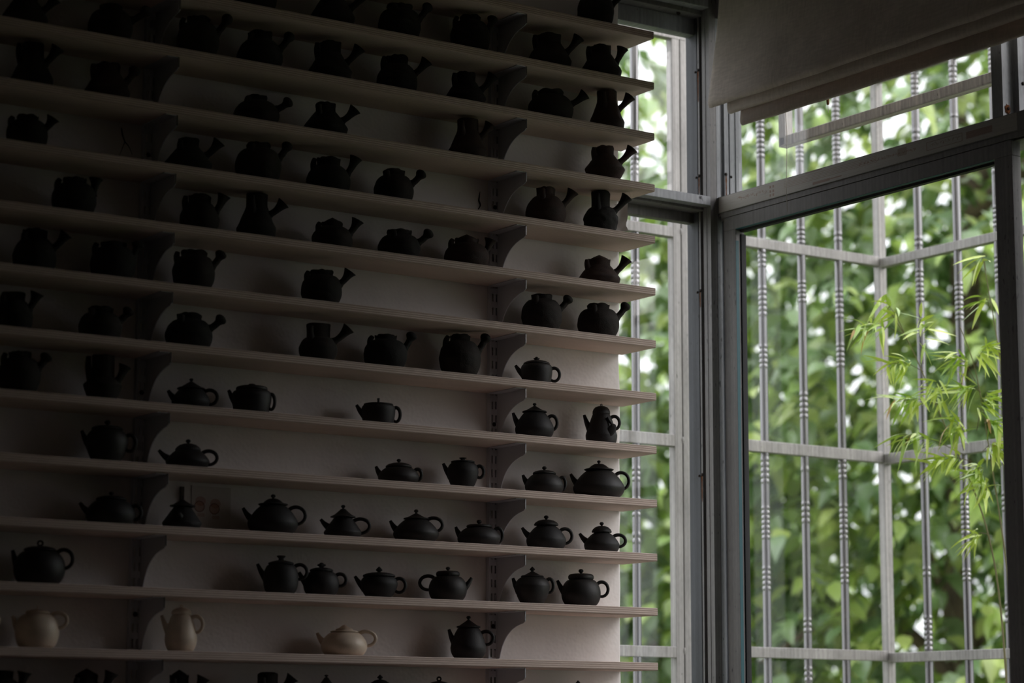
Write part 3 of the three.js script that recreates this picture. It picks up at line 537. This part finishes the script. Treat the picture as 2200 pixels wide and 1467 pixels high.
function teapot(p) {
  const [n, x, R, ry, lr, lt, kt, sx, sy, hx, hTop, hBot, lid, knob, prof, cream] = p, [foot, tm, tc, pu, pl, mouth, word] = TP[prof];
  const away = n === 11 && prof === 'skirt' && lid === 'cone';
  const t = thing('teapot', `${cream ? 'cream' : 'black'} ${word} teapot, ${LIDW[lid]} lid, ${away ? 'seen end-on, ' : sx > 0 ? 'spout right, ' : ''}${where(p)}`, 'teapot', [x, TOP(n), 0.067], away ? 0.97 : FACING + rr(-0.07, 0.07), 'lidded teapots on the shelves');
  const mat = cream ? CREAMCLAY : BLACKCLAY[Math.floor(rnd() * 3)];
  const o = belly(R, ry, foot, tm, tc, lr * mouth, pu, pl), outer = o.slice();
  const mr = lr * mouth;
  if (tc < 1) o.push([mr * 0.985, ry * 0.965], [mr, ry]);
  o.push([mr * 0.93, ry - 0.0002], [mr * 0.9, ry - 0.004], [mr * 0.95, ry * 0.86], [R * 0.8, ry * 0.5], [0, 0.006]);
  const g = lathe(o, 48); part('body', g, mat, t);
  const H = lt - ry, L = {
    flat: [[1, 0.0004], [1.01, 0.0018], [0.97, 0.0042], [0.8, 0.0042 + (H - 0.0042) * 0.45], [0.5, 0.0042 + (H - 0.0042) * 0.82], [0.16, H]],
    thick: [[0.95, 0.0002], [1.0, H * 0.22], [1.0, H * 0.48], [0.95, H * 0.74], [0.82, H * 0.9], [0.5, H * 0.98], [0.14, H]],
    overhang: [[0.97, -0.0022], [1.0, -0.001], [0.985, 0.0014], [0.88, H * 0.42], [0.65, H * 0.76], [0.36, H * 0.94], [0.12, H]],
    cone: [[0.98, -0.0006], [1.05, 0.0002], [1.05, 0.0014], [0.98, 0.003], [0.8, H * 0.24], [0.5, H * 0.56], [0.24, H * 0.84], [0.1, H]],
    pagoda: [[1.0, -0.0012], [1.0, 0.0006], [0.93, 0.0018], [0.72, H * 0.24], [0.5, H * 0.5], [0.32, H * 0.74], [0.2, H * 0.92], [0.08, H]],
    sombrero: [[0.96, 0.0002], [1.04, 0.0014], [1.06, 0.0028], [1.0, 0.0038], [0.8, 0.0046], [0.68, H * 0.42], [0.52, H * 0.7], [0.32, H * 0.92], [0.08, H]],
    bell: [[0.98, 0], [1.0, 0.0016], [0.985, H * 0.34], [0.88, H * 0.62], [0.68, H * 0.84], [0.38, H * 0.97], [0.1, H]],
    disc: [[0.96, 0], [1.0, 0.0014], [0.98, 0.0032], [0.7, H * 0.7], [0.36, H * 0.95], [0.22, H]],
    stepped: [[0.98, 0], [1.0, 0.0012], [0.9, 0.003], [0.62, 0.0042], [0.6, 0.0058], [0.61, 0.007], [0.4, H + 0.003], [0.14, H + 0.0085], [0.0, H + 0.0105]],
  }[lid].map(([a, b]) => [a * lr, ry + b]);
  const under = [[0, ry - 0.006], [mr * 0.86, ry - 0.006], [mr * 0.88, ry - 0.0004], [lr * 0.95, L[0][1] + 0.0001]];
  if (L[L.length - 1][0] > 1e-4) L.push([0, L[L.length - 1][1] + 0.0003]);
  const lm = part('lid', lathe([...under, ...L], 44), mat, t);
  // knob
  const K = kt - lt, kr = Math.max(0.0045, K * 0.58);
  if (knob === 'ring') { const kg = new THREE.TorusGeometry(K * 0.4, K * 0.17, 10, 24); kg.translate(0, lt + K * 0.45, 0); part('knob', kg, mat, lm); }
  else if (knob !== 'none') {
    const kp = {
      ball: [[0, -0.1], [0.5, -0.1], [0.42, 0.12], [0.62, 0.22], [0.95, 0.42], [1, 0.58], [0.86, 0.8], [0.5, 0.96], [0, 1]],
      point: [[0, -0.1], [0.55, -0.1], [0.45, 0.1], [0.9, 0.26], [1.0, 0.4], [0.7, 0.62], [0.3, 0.85], [0, 1]],
      stem: [[0, -0.1], [0.6, -0.1], [0.42, 0.1], [0.4, 0.6], [0.52, 0.85], [0.4, 0.97], [0, 1]],
      wide: [[0, -0.1], [1.2, -0.1], [0.95, 0.2], [1.0, 0.45], [1.55, 0.72], [1.6, 0.9], [1.4, 1], [0, 0.98]],
      flatknob: [[0, -0.1], [1.3, -0.1], [1.35, 0.3], [1.4, 0.7], [1.1, 0.95], [0, 1]],
      clover: [[0, -0.1], [0.8, -0.1], [0.6, 0.1], [1.1, 0.25], [1.4, 0.42], [1.25, 0.6], [0.75, 0.7], [0.6, 0.8], [0.4, 0.96], [0, 1]],
    }[knob];
    const kg = lathe(kp.map(([a, b]) => [a * (knob === 'wide' || knob === 'flatknob' ? Math.max(0.0055, kr) : kr), lt + b * K]), 22);
    if (knob === 'clover') { const q = kg.attributes.position; for (let i = 0; i < q.count; i++) { const a = Math.atan2(q.getZ(i), q.getX(i)), k = 1 + 0.13 * Math.cos(4 * a); q.setX(i, q.getX(i) * k); q.setZ(i, q.getZ(i) * k); } kg.computeVertexNormals(); }
    part('knob', kg, mat, lm);
  }
  // spout
  const sg = Math.sign(sx), ys = Math.max(0.011, Math.min(ry * 0.5, sy - 0.018)), rs = radiusAt(outer, ys) * 0.93;
  const tip = V3(sx, (away ? 0.034 : sy) - 0.001, 0), st = V3(sg * (rs - 0.007), ys - 0.002, 0), mid = st.clone().lerp(tip, 0.55); mid.x += sg * 0.0012; mid.y -= 0.0012;
  part('spout', sweep([st, mid, tip], (u) => lerp(0.0105, 0.0034, Math.pow(u, 0.75)), 18, 14), mat, t);
  // loop handle: most of an ellipse, its ends sunk into the belly
  const hg = Math.sign(hx), tk = 0.0038, ox = Math.abs(hx) - tk, yc = (hTop + hBot) / 2, hh = (hTop - hBot) / 2 - tk;
  const rin = Math.min(radiusAt(outer, yc + hh * 0.64), radiusAt(outer, yc - hh * 0.64)) - 0.0035, ea = (ox - rin) / 1.77, loop = [];
  for (let k = 0; k <= 18; k++) { const a = lerp(2.44, -2.44, k / 18); loop.push(V3(hg * (ox - ea + ea * Math.cos(a)), yc + hh * Math.sin(a), 0)); }
  part('handle', sweep(loop, (u) => tk * (1.12 - 0.25 * u), 48, 12), mat, t);
  if (prof === 'gourd') { // an applied leaf and tendril on the side that faces the room
    const lf = new THREE.SphereGeometry(1, 14, 10); lf.scale(0.010, 0.017, 0.003); lf.rotateZ(-0.5); lf.translate(0.021, 0.034, 0.0315);
    part('applied_leaf', lf, mat, t);
    part('tendril', sweep([V3(0.012, 0.066, 0.026), V3(0.017, 0.056, 0.0265), V3(0.021, 0.05, 0.029), V3(0.023, 0.042, 0.032)], 0.0028, 16, 8), mat, t);
  }
}
SIDE_POTS.forEach(sidePot); TEAPOTS.forEach(teapot);

// ------------------------------------------------------------------ small things on the shelf wall
{
  const cv = document.createElement('canvas'); cv.width = 256; cv.height = 256; const c = cv.getContext('2d');
  c.fillStyle = 'rgb(206,199,192)'; c.fillRect(0, 0, 256, 256);
  for (const [x, y] of [[52, 128], [150, 138]]) {
    c.fillStyle = 'rgba(150,84,66,0.35)'; c.beginPath(); c.ellipse(x + 6, y - 34, 34, 30, 0, 0, 6.3); c.fill();
    c.fillStyle = 'rgba(160,110,84,0.45)'; c.beginPath(); c.ellipse(x, y, 32, 33, 0, 0, 6.3); c.fill();
    c.strokeStyle = 'rgba(96,62,52,0.55)'; c.lineWidth = 6; c.beginPath(); c.ellipse(x, y, 32, 33, 0, 0, 6.3); c.stroke();
    c.fillStyle = 'rgba(150,84,66,0.25)'; c.fillRect(x - 12, y + 42, 46, 22);
  }
  const t = new THREE.CanvasTexture(cv); t.colorSpace = THREE.SRGBColorSpace;
  const sheet = thing('paper_sheet', 'pale paper sheet with two reddish ring prints, on wall behind the end-on teapot', 'paper', [-1.418, 1.486, 0.0012]);
  part('sheet', (() => { const g = new THREE.BoxGeometry(0.094, 0.088, 0.0012); return g; })(), new THREE.MeshStandardMaterial({ map: t, roughness: 0.9 }), sheet);
  const strip = thing('wall_strip', 'narrow dark strip running down the wall beside the paper sheet', 'strip', [-1.489, 1.42, 0.0]);
  part('strip', block(-0.0045, 0.0045, 0.03, 0.106, 0.0004, 0.006, 0.001), new THREE.MeshStandardMaterial({ color: 0x4a413b, roughness: 0.8 }), strip);
}

// ------------------------------------------------------------------ roman blind
{
  const b = thing('roman_blind', 'beige linen roman blind gathered at the top of the right window', 'blind', [0, 0, 0]);
  const zr = BEND + 0.02;
  // a sheet hung along z: path in [x, y], left edge z0, gentle cloth waviness
  function cloth(path, z0, amp, nz = 130, thick = 0.0014, tilt = 0) {
    const c = new THREE.CatmullRomCurve3(path.map(([x, y]) => V3(x, y, 0)), false, 'centripetal'), ns = 40, pos = [], uv = [], idx = [];
    for (const side of [0, 1]) for (let i = 0; i <= ns; i++) {
      const t = i / ns, p = c.getPointAt(t), q = c.getTangentAt(t), nx = q.y, ny = -q.x;
      for (let j = 0; j <= nz; j++) {
        const s = j / nz, z = lerp(z0 + tilt * (1 - t), zr, s), d = z - z0;
        const w = amp * (noise.noise(z * 7 + t * 0.8, t * 2.2, 1.7) + 0.45 * noise.noise(z * 19 - t * 3, t * 4, 5.1)) * (0.25 + t) + (side ? thick : 0);
        const sag = 0.004 * Math.sin(Math.min(1, d / 1.1) * Math.PI) * t;
        pos.push(p.x + nx * w, p.y + ny * w - sag, z); uv.push(z, t * c.getLength());
      }
    }
    const w = nz + 1, half = (ns + 1) * w;
    for (let i = 0; i < ns; i++) for (let j = 0; j < nz; j++) { const a = i * w + j; idx.push(a, a + 1, a + w, a + 1, a + w + 1, a + w); const e = a + half; idx.push(e, e + w, e + 1, e + 1, e + w, e + w + 1); }
    for (let i = 0; i < ns; i++) for (const j of [0, nz]) { const a = i * w + j; j ? idx.push(a, a + half, a + w, a + w, a + half, a + half + w) : idx.push(a, a + w, a + half, a + w, a + half + w, a + half); }
    for (let j = 0; j < nz; j++) for (const i of [0, ns]) { const a = i * w + j; i ? idx.push(a, a + 1, a + half, a + 1, a + half + 1, a + half) : idx.push(a, a + half, a + 1, a + 1, a + half, a + half + 1); }
    const g = new THREE.BufferGeometry(); g.setAttribute('position', new THREE.Float32BufferAttribute(pos, 3)); g.setAttribute('uv', new THREE.Float32BufferAttribute(uv, 2)); g.setIndex(idx); g.computeVertexNormals();
    return g;
  }
  part('front_panel', cloth([[-0.030, 2.97], [-0.036, 2.85], [-0.048, 2.74], [-0.064, 2.64], [-0.074, 2.590], [-0.0755, 2.574], [-0.07, 2.566], [-0.062, 2.570], [-0.056, 2.60], [-0.052, 2.66]], 0.062, 0.0032), LINEN, b);
  part('fold', cloth([[-0.048, 2.68], [-0.055, 2.60], [-0.059, 2.565], [-0.058, 2.549], [-0.052, 2.543], [-0.045, 2.548], [-0.04, 2.58], [-0.038, 2.66]], 0.118, 0.0018), LINEN, b);
  part('hem', cloth([[-0.034, 2.70], [-0.038, 2.60], [-0.043, 2.56], [-0.046, 2.535], [-0.047, 2.516], [-0.042, 2.507], [-0.036, 2.512], [-0.03, 2.54], [-0.028, 2.60]], 0.152, 0.0026), THIN_LINEN, b);
  part('headrail', block(-0.035, 0.0, 2.955, 2.99, 0.05, zr, 0.003), ALUMINIUM, b);
  const CORD = new THREE.MeshStandardMaterial({ color: 0xcfc8bc, roughness: 0.9 });
  part('thread', sweep([V3(-0.03, 2.53, 0.303), V3(-0.03, 2.45, 0.3085), V3(-0.031, 2.38, 0.307), V3(-0.03, 2.31, 0.3035), V3(-0.029, 2.262, 0.304)], 0.0008, 30, 5), CORD, b);
  part('toggle', lathe([[0, 2.497], [0.0032, 2.4985], [0.0038, 2.508], [0.0034, 2.519], [0.0014, 2.522], [0, 2.5225]], 12).translate(-0.022, 0, 0.4502), new THREE.MeshStandardMaterial({ color: 0x7a4e22, roughness: 0.7 }), b);
  part('thread', sweep([V3(-0.022, 2.55, 0.4502), V3(-0.022, 2.51, 0.4502), V3(-0.022, 2.478, 0.4512)], 0.0006, 10, 5), CORD, b);
}

// ------------------------------------------------------------------ burglar bars outside
const CX = 0.934, CZ = -0.4, RAILS = [[2.350, 2.3785], [1.7755, 1.8075], [1.2125, 1.2415]];
{
  const cage = thing('window_cage', 'grey steel burglar-bar cage with beaded bars outside both windows', 'window bars', [0, 0, 0]);
  const y0 = 0.42, y1 = 2.95, T = 0.0262;
  // round bars with turned bead sections at the given heights
  function beadBar(beads) {
    const r = 0.0118, prof = [[0, y0], [r, y0]], step = 0.0145;
    const list = beads.map(([a, b]) => [Math.max(a, b), Math.min(a, b)]).sort((a, b) => a[1] - b[1]);
    for (const [t, b] of list) {
      const n = Math.max(1, Math.round((t - b) / step)), s = (t - b) / n;
      prof.push([r, b - 0.0005]);
      for (let k = 0; k < n; k++) for (const [u, d] of [[0.05, -0.001], [0.25, 0.0004], [0.5, 0.0009], [0.75, 0.0004], [0.95, -0.001]]) prof.push([r + d, b + (k + u) * s]);
      prof.push([r, t + 0.0005]);
    }
    prof.push([r, y1], [0, y1]);
    return lathe(prof, 16);
  }
  const pat = { a: [[2.8, 2.61], [2.349, 2.296], [2.247, 2.157], [2.081, 2.01], [1.765, 1.688], [1.63, 1.534], [1.464, 1.394]], b: [[2.433, 2.379], [2.278, 2.211], [1.959, 1.88], [1.749, 1.729], [1.651, 1.586], [1.328, 1.283], [1.194, 1.147], [2.7, 2.62]], c: [[2.831, 2.644], [2.437, 2.403], [2.271, 2.179], [2.112, 2.038], [1.778, 1.718], [1.652, 1.547], [1.482, 1.423]], d: [[2.905, 2.815], [2.732, 2.697], [2.416, 2.382], [2.321, 2.22], [1.774, 1.754], [1.473, 1.441], [1.337, 1.235]], e: [[2.891, 2.83], [2.741, 2.728], [2.371, 2.358], [2.258, 2.146], [2.054, 2.027], [1.657, 1.548], [1.459, 1.421]], f: [[2.9, 2.833], [2.567, 2.534], [2.449, 2.383], [2.311, 2.227], [1.816, 1.727], [1.657, 1.6], [1.363, 1.301]], g: [[2.269, 2.2], [1.71, 1.666], [1.629, 1.573], [1.536, 1.5], [2.6, 2.5]] };
  const geo = Object.fromEntries(Object.entries(pat).map(([k, v]) => [k, beadBar(v)]));
  const at = (g, x, z) => { const m = part('bar', g, STEEL, cage); m.position.set(x, 0, z); };
  const zc = CZ - T / 2, xc = CX + T / 2;
  at(geo.g, 0.052, zc); at(geo.c, -0.09, zc); at(geo.b, -0.235, zc); at(geo.a, -0.38, zc); at(geo.e, -0.525, zc);
  at(geo.d, 0.353, zc); at(geo.a, 0.499, zc); at(geo.b, 0.645, zc); at(geo.c, 0.786, zc);
  ['d', 'e', 'f', 'g', 'a', 'b', 'c', 'd', 'e', 'f', 'g', 'a', 'b', 'c', 'd', 'e', 'f', 'a', 'b', 'c', 'g', 'd', 'f'].forEach((k, i) => at(geo[k], xc, -0.252 + i * 0.1545));
  part('post', block(CX, CX + T, y0, y1, CZ - T, CZ, 0.002), CAGE, cage);
  part('post', block(0.173, 0.199, y0, y1, CZ - T, CZ, 0.002), CAGE, cage); part('post', block(0.2015, 0.232, y0, y1, CZ - T, CZ, 0.002), CAGE, cage);
  part('post', block(CX, CX + T, y0, y1, 3.3, 3.3 + T, 0.002), CAGE, cage); part('post', block(-0.7, -0.7 + T, y0, y1, CZ - T, CZ, 0.002), CAGE, cage);
  for (const [a, b] of [...RAILS, [2.905, 2.935], [0.62, 0.648], [0.42, 0.45]]) {
    const top = a > 2.8;
    part('rail', block(-0.69, top ? 0.22 : 0.1726, a - (top ? 0 : 0.006), b - (top ? 0 : 0.006), CZ - T + 0.002, CZ + 0.001, 0.0016), CAGE, cage);
    part('rail', block(0.2325, CX - 0.0004, a, b, CZ - T + 0.002, CZ, 0.0016), CAGE, cage);
    part('rail', block(CX, CX + T - 0.002, a - 0.004, b - 0.006, CZ + 0.0004, 3.3, 0.0016), CAGE, cage);
  }
  // weld seams and a bent stub on the post by the left window
  const weld = new THREE.SphereGeometry(0.006, 10, 8); weld.scale(0.6, 1.6, 0.5);
  for (const [y] of RAILS) { const m = part('weld', weld, CAGE, cage); m.position.set(0.2, y + 0.012, CZ + 0.0005); }
  // floor tray of the cage
  part('tray', block(-0.69, CX, 0.40, 0.42, CZ - T, -0.16, 0.002), CAGE, cage); part('tray', block(0.2, CX + T, 0.40, 0.42, -0.16, 3.3, 0.002), CAGE, cage);
}
{
  const h = thing('drying_rail', 'whitish square metal rail hanging outside the upper pane of the right window', 'rail', [0, 0, 0]);
  part('tube', block(0.137, 0.165, 2.490, 2.5175, 0.084, 1.395, 0.004), WHITE_PIPE, h);
  part('leg', block(0.137, 0.165, 2.4905, 2.8895, 0.083, 0.1085, 0.003), WHITE_PIPE, h);
  part('leg', block(0.137, 0.165, 2.4905, 2.8895, 1.37, 1.395, 0.003), WHITE_PIPE, h);
}
// ------------------------------------------------------------------ outside: ground, trees, bamboo
structure('ground', block(-40, 60, -3.4, -3, -60, 40, 0), new THREE.MeshStandardMaterial({ map: texture(256, 256, (u, v) => wash(84, 96, 58, 1 + 0.4 * tn(u, v, 9, 2) + 0.3 * tn(u, v, 40, 3)), true, 0.3, 0.3), roughness: 1 }));
// a broad pointed leaf, folded along the rib and drooping; length 1 along +x from the stalk
function leafShape(width, droop, fold, n = 5) {
  const pos = [], uv = [], idx = [];
  for (let i = 0; i <= n; i++) {
    const t = i / n, w = width * Math.pow(Math.sin(Math.PI * Math.pow(t, 0.72)), 0.85) * (1 - 0.25 * t) + (i === 0 ? 0.012 : 0), y = -droop * t * t;
    for (const s of [-1, 0, 1]) { pos.push(t, y + Math.abs(s) * fold * w, s * w); uv.push(t, s * 0.5 + 0.5); }
  }
  for (let i = 0; i < n; i++) for (const k of [0, 1]) { const a = i * 3 + k; idx.push(a, a + 1, a + 3, a + 1, a + 4, a + 3); }
  const g = new THREE.BufferGeometry(); g.setAttribute('position', new THREE.Float32BufferAttribute(pos, 3)); g.setAttribute('uv', new THREE.Float32BufferAttribute(uv, 2)); g.setIndex(idx); g.computeVertexNormals();
  return g;
}
const BROAD = [leafShape(0.34, 0.25, 0.28), leafShape(0.4, 0.12, 0.15), leafShape(0.3, 0.4, 0.35)];
const leafMat = (c, rough) => new THREE.MeshPhysicalMaterial({ color: c, roughness: rough, transmission: 0.4, thickness: 0, side: THREE.DoubleSide, specularIntensity: 1 });
const GREENS = [new THREE.Color(0.21, 0.33, 0.08), new THREE.Color(0.31, 0.44, 0.09), new THREE.Color(0.12, 0.21, 0.075), new THREE.Color(0.39, 0.49, 0.13), new THREE.Color(0.17, 0.27, 0.10)];
const LEAF_MATS = GREENS.map((c) => leafMat(c, 0.3));
const STUFF_LEAF = leafMat(new THREE.Color(1, 1, 1), 0.3);
const BARK = new THREE.MeshStandardMaterial({ map: texture(128, 128, (u, v) => wash(96, 84, 70, 1 + 0.5 * tn(u, v, 9, 2)), true, 4, 1), roughness: 0.95 });
function tree(x, z, base, crown, size, twigs, singles, label, tone) {
  const t = thing('tree', label, 'tree', [x, -3, z], 0, 'leafy trees outside the windows');
  const [cy, ry, rx] = crown;
  part('trunk', sweep([V3(0, 0, 0), V3(0.08, base * 0.5, 0.05), V3(-0.05, base, -0.04), V3(0, cy + 3 + ry * 0.5, 0)], (u) => lerp(0.14, 0.03, u), 24, 12), BARK, t);
  const br = [];
  for (let i = 0; i < 9; i++) { const a = i * 2.4 + rr(0, 0.6), y = cy + 3 + rr(-0.7, 0.5) * ry, l = rx * rr(0.6, 0.9); br.push(sweep([V3(0, y - 0.4, 0), V3(Math.cos(a) * l * 0.5, y, Math.sin(a) * l * 0.5), V3(Math.cos(a) * l, y + rr(-0.3, 0.4), Math.sin(a) * l)], (u) => lerp(0.045, 0.008, u), 10, 7)); }
  br.forEach((g) => part('branch', g, BARK, t));
  // leaves hang in sprays round short twigs through the whole crown
  const all = [], m = new THREE.Matrix4(), q = new THREE.Quaternion(), e = new THREE.Euler(), s = new THREE.Vector3(), toCam = V3(-3.778 - x, 4.0, 4.614 - z).normalize();
  for (let i = 0; i < twigs; i++) {
    const a = rr(0, 6.283), cu = rr(-1, 1), rad = Math.pow(rnd(), 0.45), sl = Math.sqrt(1 - cu * cu);
    const lump = 1 + 0.25 * noise.noise(Math.cos(a) * 2 + x, cu * 2, Math.sin(a) * 2 + z);
    const c = V3(Math.cos(a) * sl * rx * rad * lump, cy + 3 + cu * ry * rad * lump, Math.sin(a) * sl * rx * rad * lump);
    const dir = a + rr(-0.9, 0.9), n = 5 + Math.floor(rnd() * 4), col = Math.min(4, Math.max(0, Math.floor(rnd() * 5 + tone)));
    for (let k = 0; k < n; k++) {
      const along = (k / n) * 0.34, side = (k % 2 ? 1 : -1) * rr(0.5, 1.2);
      const px = c.x + Math.cos(dir) * along + rr(-0.03, 0.03), py = c.y - along * 0.35 + rr(-0.03, 0.03), pz = c.z + Math.sin(dir) * along + rr(-0.03, 0.03);
      e.set(rr(-0.5, 0.5), -(dir + side), -rr(0.1, 0.95), 'YZX'); q.setFromEuler(e);
      const L = size * rr(0.75, 1.25); s.set(L, L, L);
      all.push({ m: new THREE.Matrix4().compose(V3(px, py, pz), q, s), d: px * toCam.x + py * toCam.y * 0 + pz * toCam.z, y: py, c: rnd() < 0.75 ? col : Math.floor(rnd() * 5), g: Math.floor(rnd() * 3) });
    }
  }
  all.sort((p, r) => r.d - p.d);
  const seen = (o) => { const w = V3(0, 0, 0).setFromMatrixPosition(o.m).add(t.position); const v = w.project(camera); return Math.abs(v.x) < 1.0 && v.x > 0.15 && Math.abs(v.y) < 1.0; };
  let left = singles; const rest = [];
  for (const o of all) { if (left > 0 && seen(o)) { left--; const l = part('leaf', BROAD[o.g], LEAF_MATS[o.c], t); o.m.decompose(l.position, l.quaternion, l.scale); } else rest.push(o); }
  for (let g = 0; g < 3; g++) {
    const sub = rest.filter((o) => o.g === g), im = new THREE.InstancedMesh(BROAD[g], STUFF_LEAF, sub.length);
    sub.forEach((o, i) => { im.setMatrixAt(i, o.m); im.setColorAt(i, GREENS[o.c].clone().multiplyScalar(rr(0.8, 1.2))); });
    im.name = 'foliage'; im.userData.kind = 'stuff'; shade(im); t.add(im);
  }
}
camera.updateMatrixWorld(true); camera.updateProjectionMatrix(); camera.matrixWorldInverse.copy(camera.matrixWorld).invert();
TREES.forEach((a) => tree(...a));

// bamboo in the cage, its canes coming up behind the sash
{
  const b = thing('bamboo', 'light green bamboo with slender drooping leaves inside the window cage', 'bamboo', [0.80, 0.42, 0.16]);
  const STEM = new THREE.MeshStandardMaterial({ color: 0x75704a, roughness: 0.6 }), TWIG = new THREE.MeshStandardMaterial({ color: 0x5d5236, roughness: 0.7 });
  const BL = [0xc9dc5e, 0xb2cf55, 0xd8e67c, 0x9cbf4c].map((c) => new THREE.MeshPhysicalMaterial({ color: c, roughness: 0.45, transmission: 0.4, thickness: 0, side: THREE.DoubleSide }));
  const DRY = new THREE.MeshPhysicalMaterial({ color: 0xb98f45, roughness: 0.6, transmission: 0.3, thickness: 0, side: THREE.DoubleSide });
  const LG = [leafShape(0.07, 0.18, 0.3, 6), leafShape(0.06, 0.42, 0.3, 6), leafShape(0.08, 0.05, 0.2, 6)];
  const O = V3(0.80, 0.42, 0.16), P = (x, y, z) => V3(x, y, z).sub(O);
  const canes = [
    [P(0.82, 0.43, 0.14), P(0.845, 1.2, 0.135), P(0.80, 1.55, 0.125), P(0.70, 1.86, 0.06), P(0.62, 2.05, 0.03), P(0.56, 2.13, 0.02)],
    [P(0.84, 0.43, 0.16), P(0.85, 1.3, 0.16), P(0.80, 1.72, 0.15), P(0.745, 1.98, 0.15), P(0.70, 2.07, 0.15)],
    [P(0.86, 0.43, 0.19), P(0.86, 1.5, 0.2), P(0.80, 1.95, 0.2), P(0.74, 2.26, 0.2)],
  ];
  canes.forEach((c) => part('cane', sweep(c, (u) => lerp(0.0042, 0.0011, u), 50, 7), STEM, b));
  // twigs with fans of leaves: [start, end, leaves]
  const tw = [
    [P(0.61, 2.06, 0.03), P(0.47, 2.065, 0.01), 15], [P(0.62, 2.05, 0.03), P(0.55, 2.15, 0.02), 8], [P(0.66, 1.96, 0.05), P(0.555, 1.975, 0.03), 14], [P(0.66, 1.98, 0.05), P(0.64, 2.10, 0.07), 9],
    [P(0.70, 1.87, 0.07), P(0.58, 1.875, 0.03), 13], [P(0.72, 1.83, 0.08), P(0.66, 1.93, 0.09), 12], [P(0.75, 1.74, 0.1), P(0.585, 1.79, 0.03), 13], [P(0.75, 1.75, 0.1), P(0.70, 1.83, 0.12), 14],
    [P(0.76, 1.72, 0.12), P(0.67, 1.715, 0.08), 14], [P(0.76, 1.8, 0.14), P(0.77, 1.90, 0.17), 12], [P(0.75, 1.93, 0.15), P(0.70, 2.0, 0.13), 12], [P(0.745, 1.96, 0.15), P(0.76, 2.02, 0.19), 12],
    [P(0.78, 1.82, 0.15), P(0.78, 1.80, 0.21), 11], [P(0.78, 1.7, 0.14), P(0.755, 1.68, 0.14), 13], [P(0.79, 1.66, 0.14), P(0.77, 1.64, 0.16), 8], [P(0.76, 1.9, 0.16), P(0.72, 1.9, 0.14), 12],
    [P(0.77, 1.745, 0.15), P(0.775, 1.75, 0.2), 12], [P(0.75, 2.22, 0.2), P(0.74, 2.25, 0.2), 4], [P(0.76, 2.12, 0.2), P(0.745, 2.14, 0.2), 4], [P(0.81, 1.53, 0.12), P(0.765, 1.512, 0.1), 6],
  ];
  // past the first 290 leaves the rest are one part; the sprays are taken in turn so that both kinds mix
  let leaves = 0; const extra = [], order = tw.map((w, i) => [i % 3, w]).sort((p, q) => p[0] - q[0]).map((p) => p[1]);
  for (const [s, e, n] of order) {
    const mid = s.clone().lerp(e, 0.5); mid.y += 0.012;
    part('twig', sweep([s, mid, e], (u) => lerp(0.0011, 0.0005, u), 8, 5), TWIG, b);
    for (let k = 0; k < Math.round(n * 2); k++) {
      const t = lerp(0.35, 1, (k + 0.5) / n / 2), p = s.clone().lerp(e, t); p.y += 0.012 * Math.sin(Math.PI * t);
      p.x += rr(-0.012, 0.012); p.z += rr(-0.012, 0.012); p.y += rr(-0.008, 0.008);
      const base = Math.atan2(-(e.z - s.z), e.x - s.x), L = rr(0.056, 0.098);
      const single = leaves < 290, l = single ? part('leaf', LG[Math.floor(rnd() * 3)], rnd() < 0.02 ? DRY : BL[Math.floor(rnd() * 4)], b) : new THREE.Object3D();
      leaves++; l.position.copy(p); l.scale.set(L, L, L * rr(0.8, 1.15));
      l.rotation.set(rr(-0.7, 0.7), base + rr(-1.25, 1.25), rr(-1.1, 0.45), 'YZX');
      if (!single) { l.updateMatrix(); extra.push(l.matrix.clone()); }
    }
  }
  const im = new THREE.InstancedMesh(LG[0], BL[0], extra.length); extra.forEach((m, i) => im.setMatrixAt(i, m)); im.name = 'leaf_spray'; im.userData.kind = 'stuff'; shade(im); b.add(im);
}
renderer.render(scene, camera);
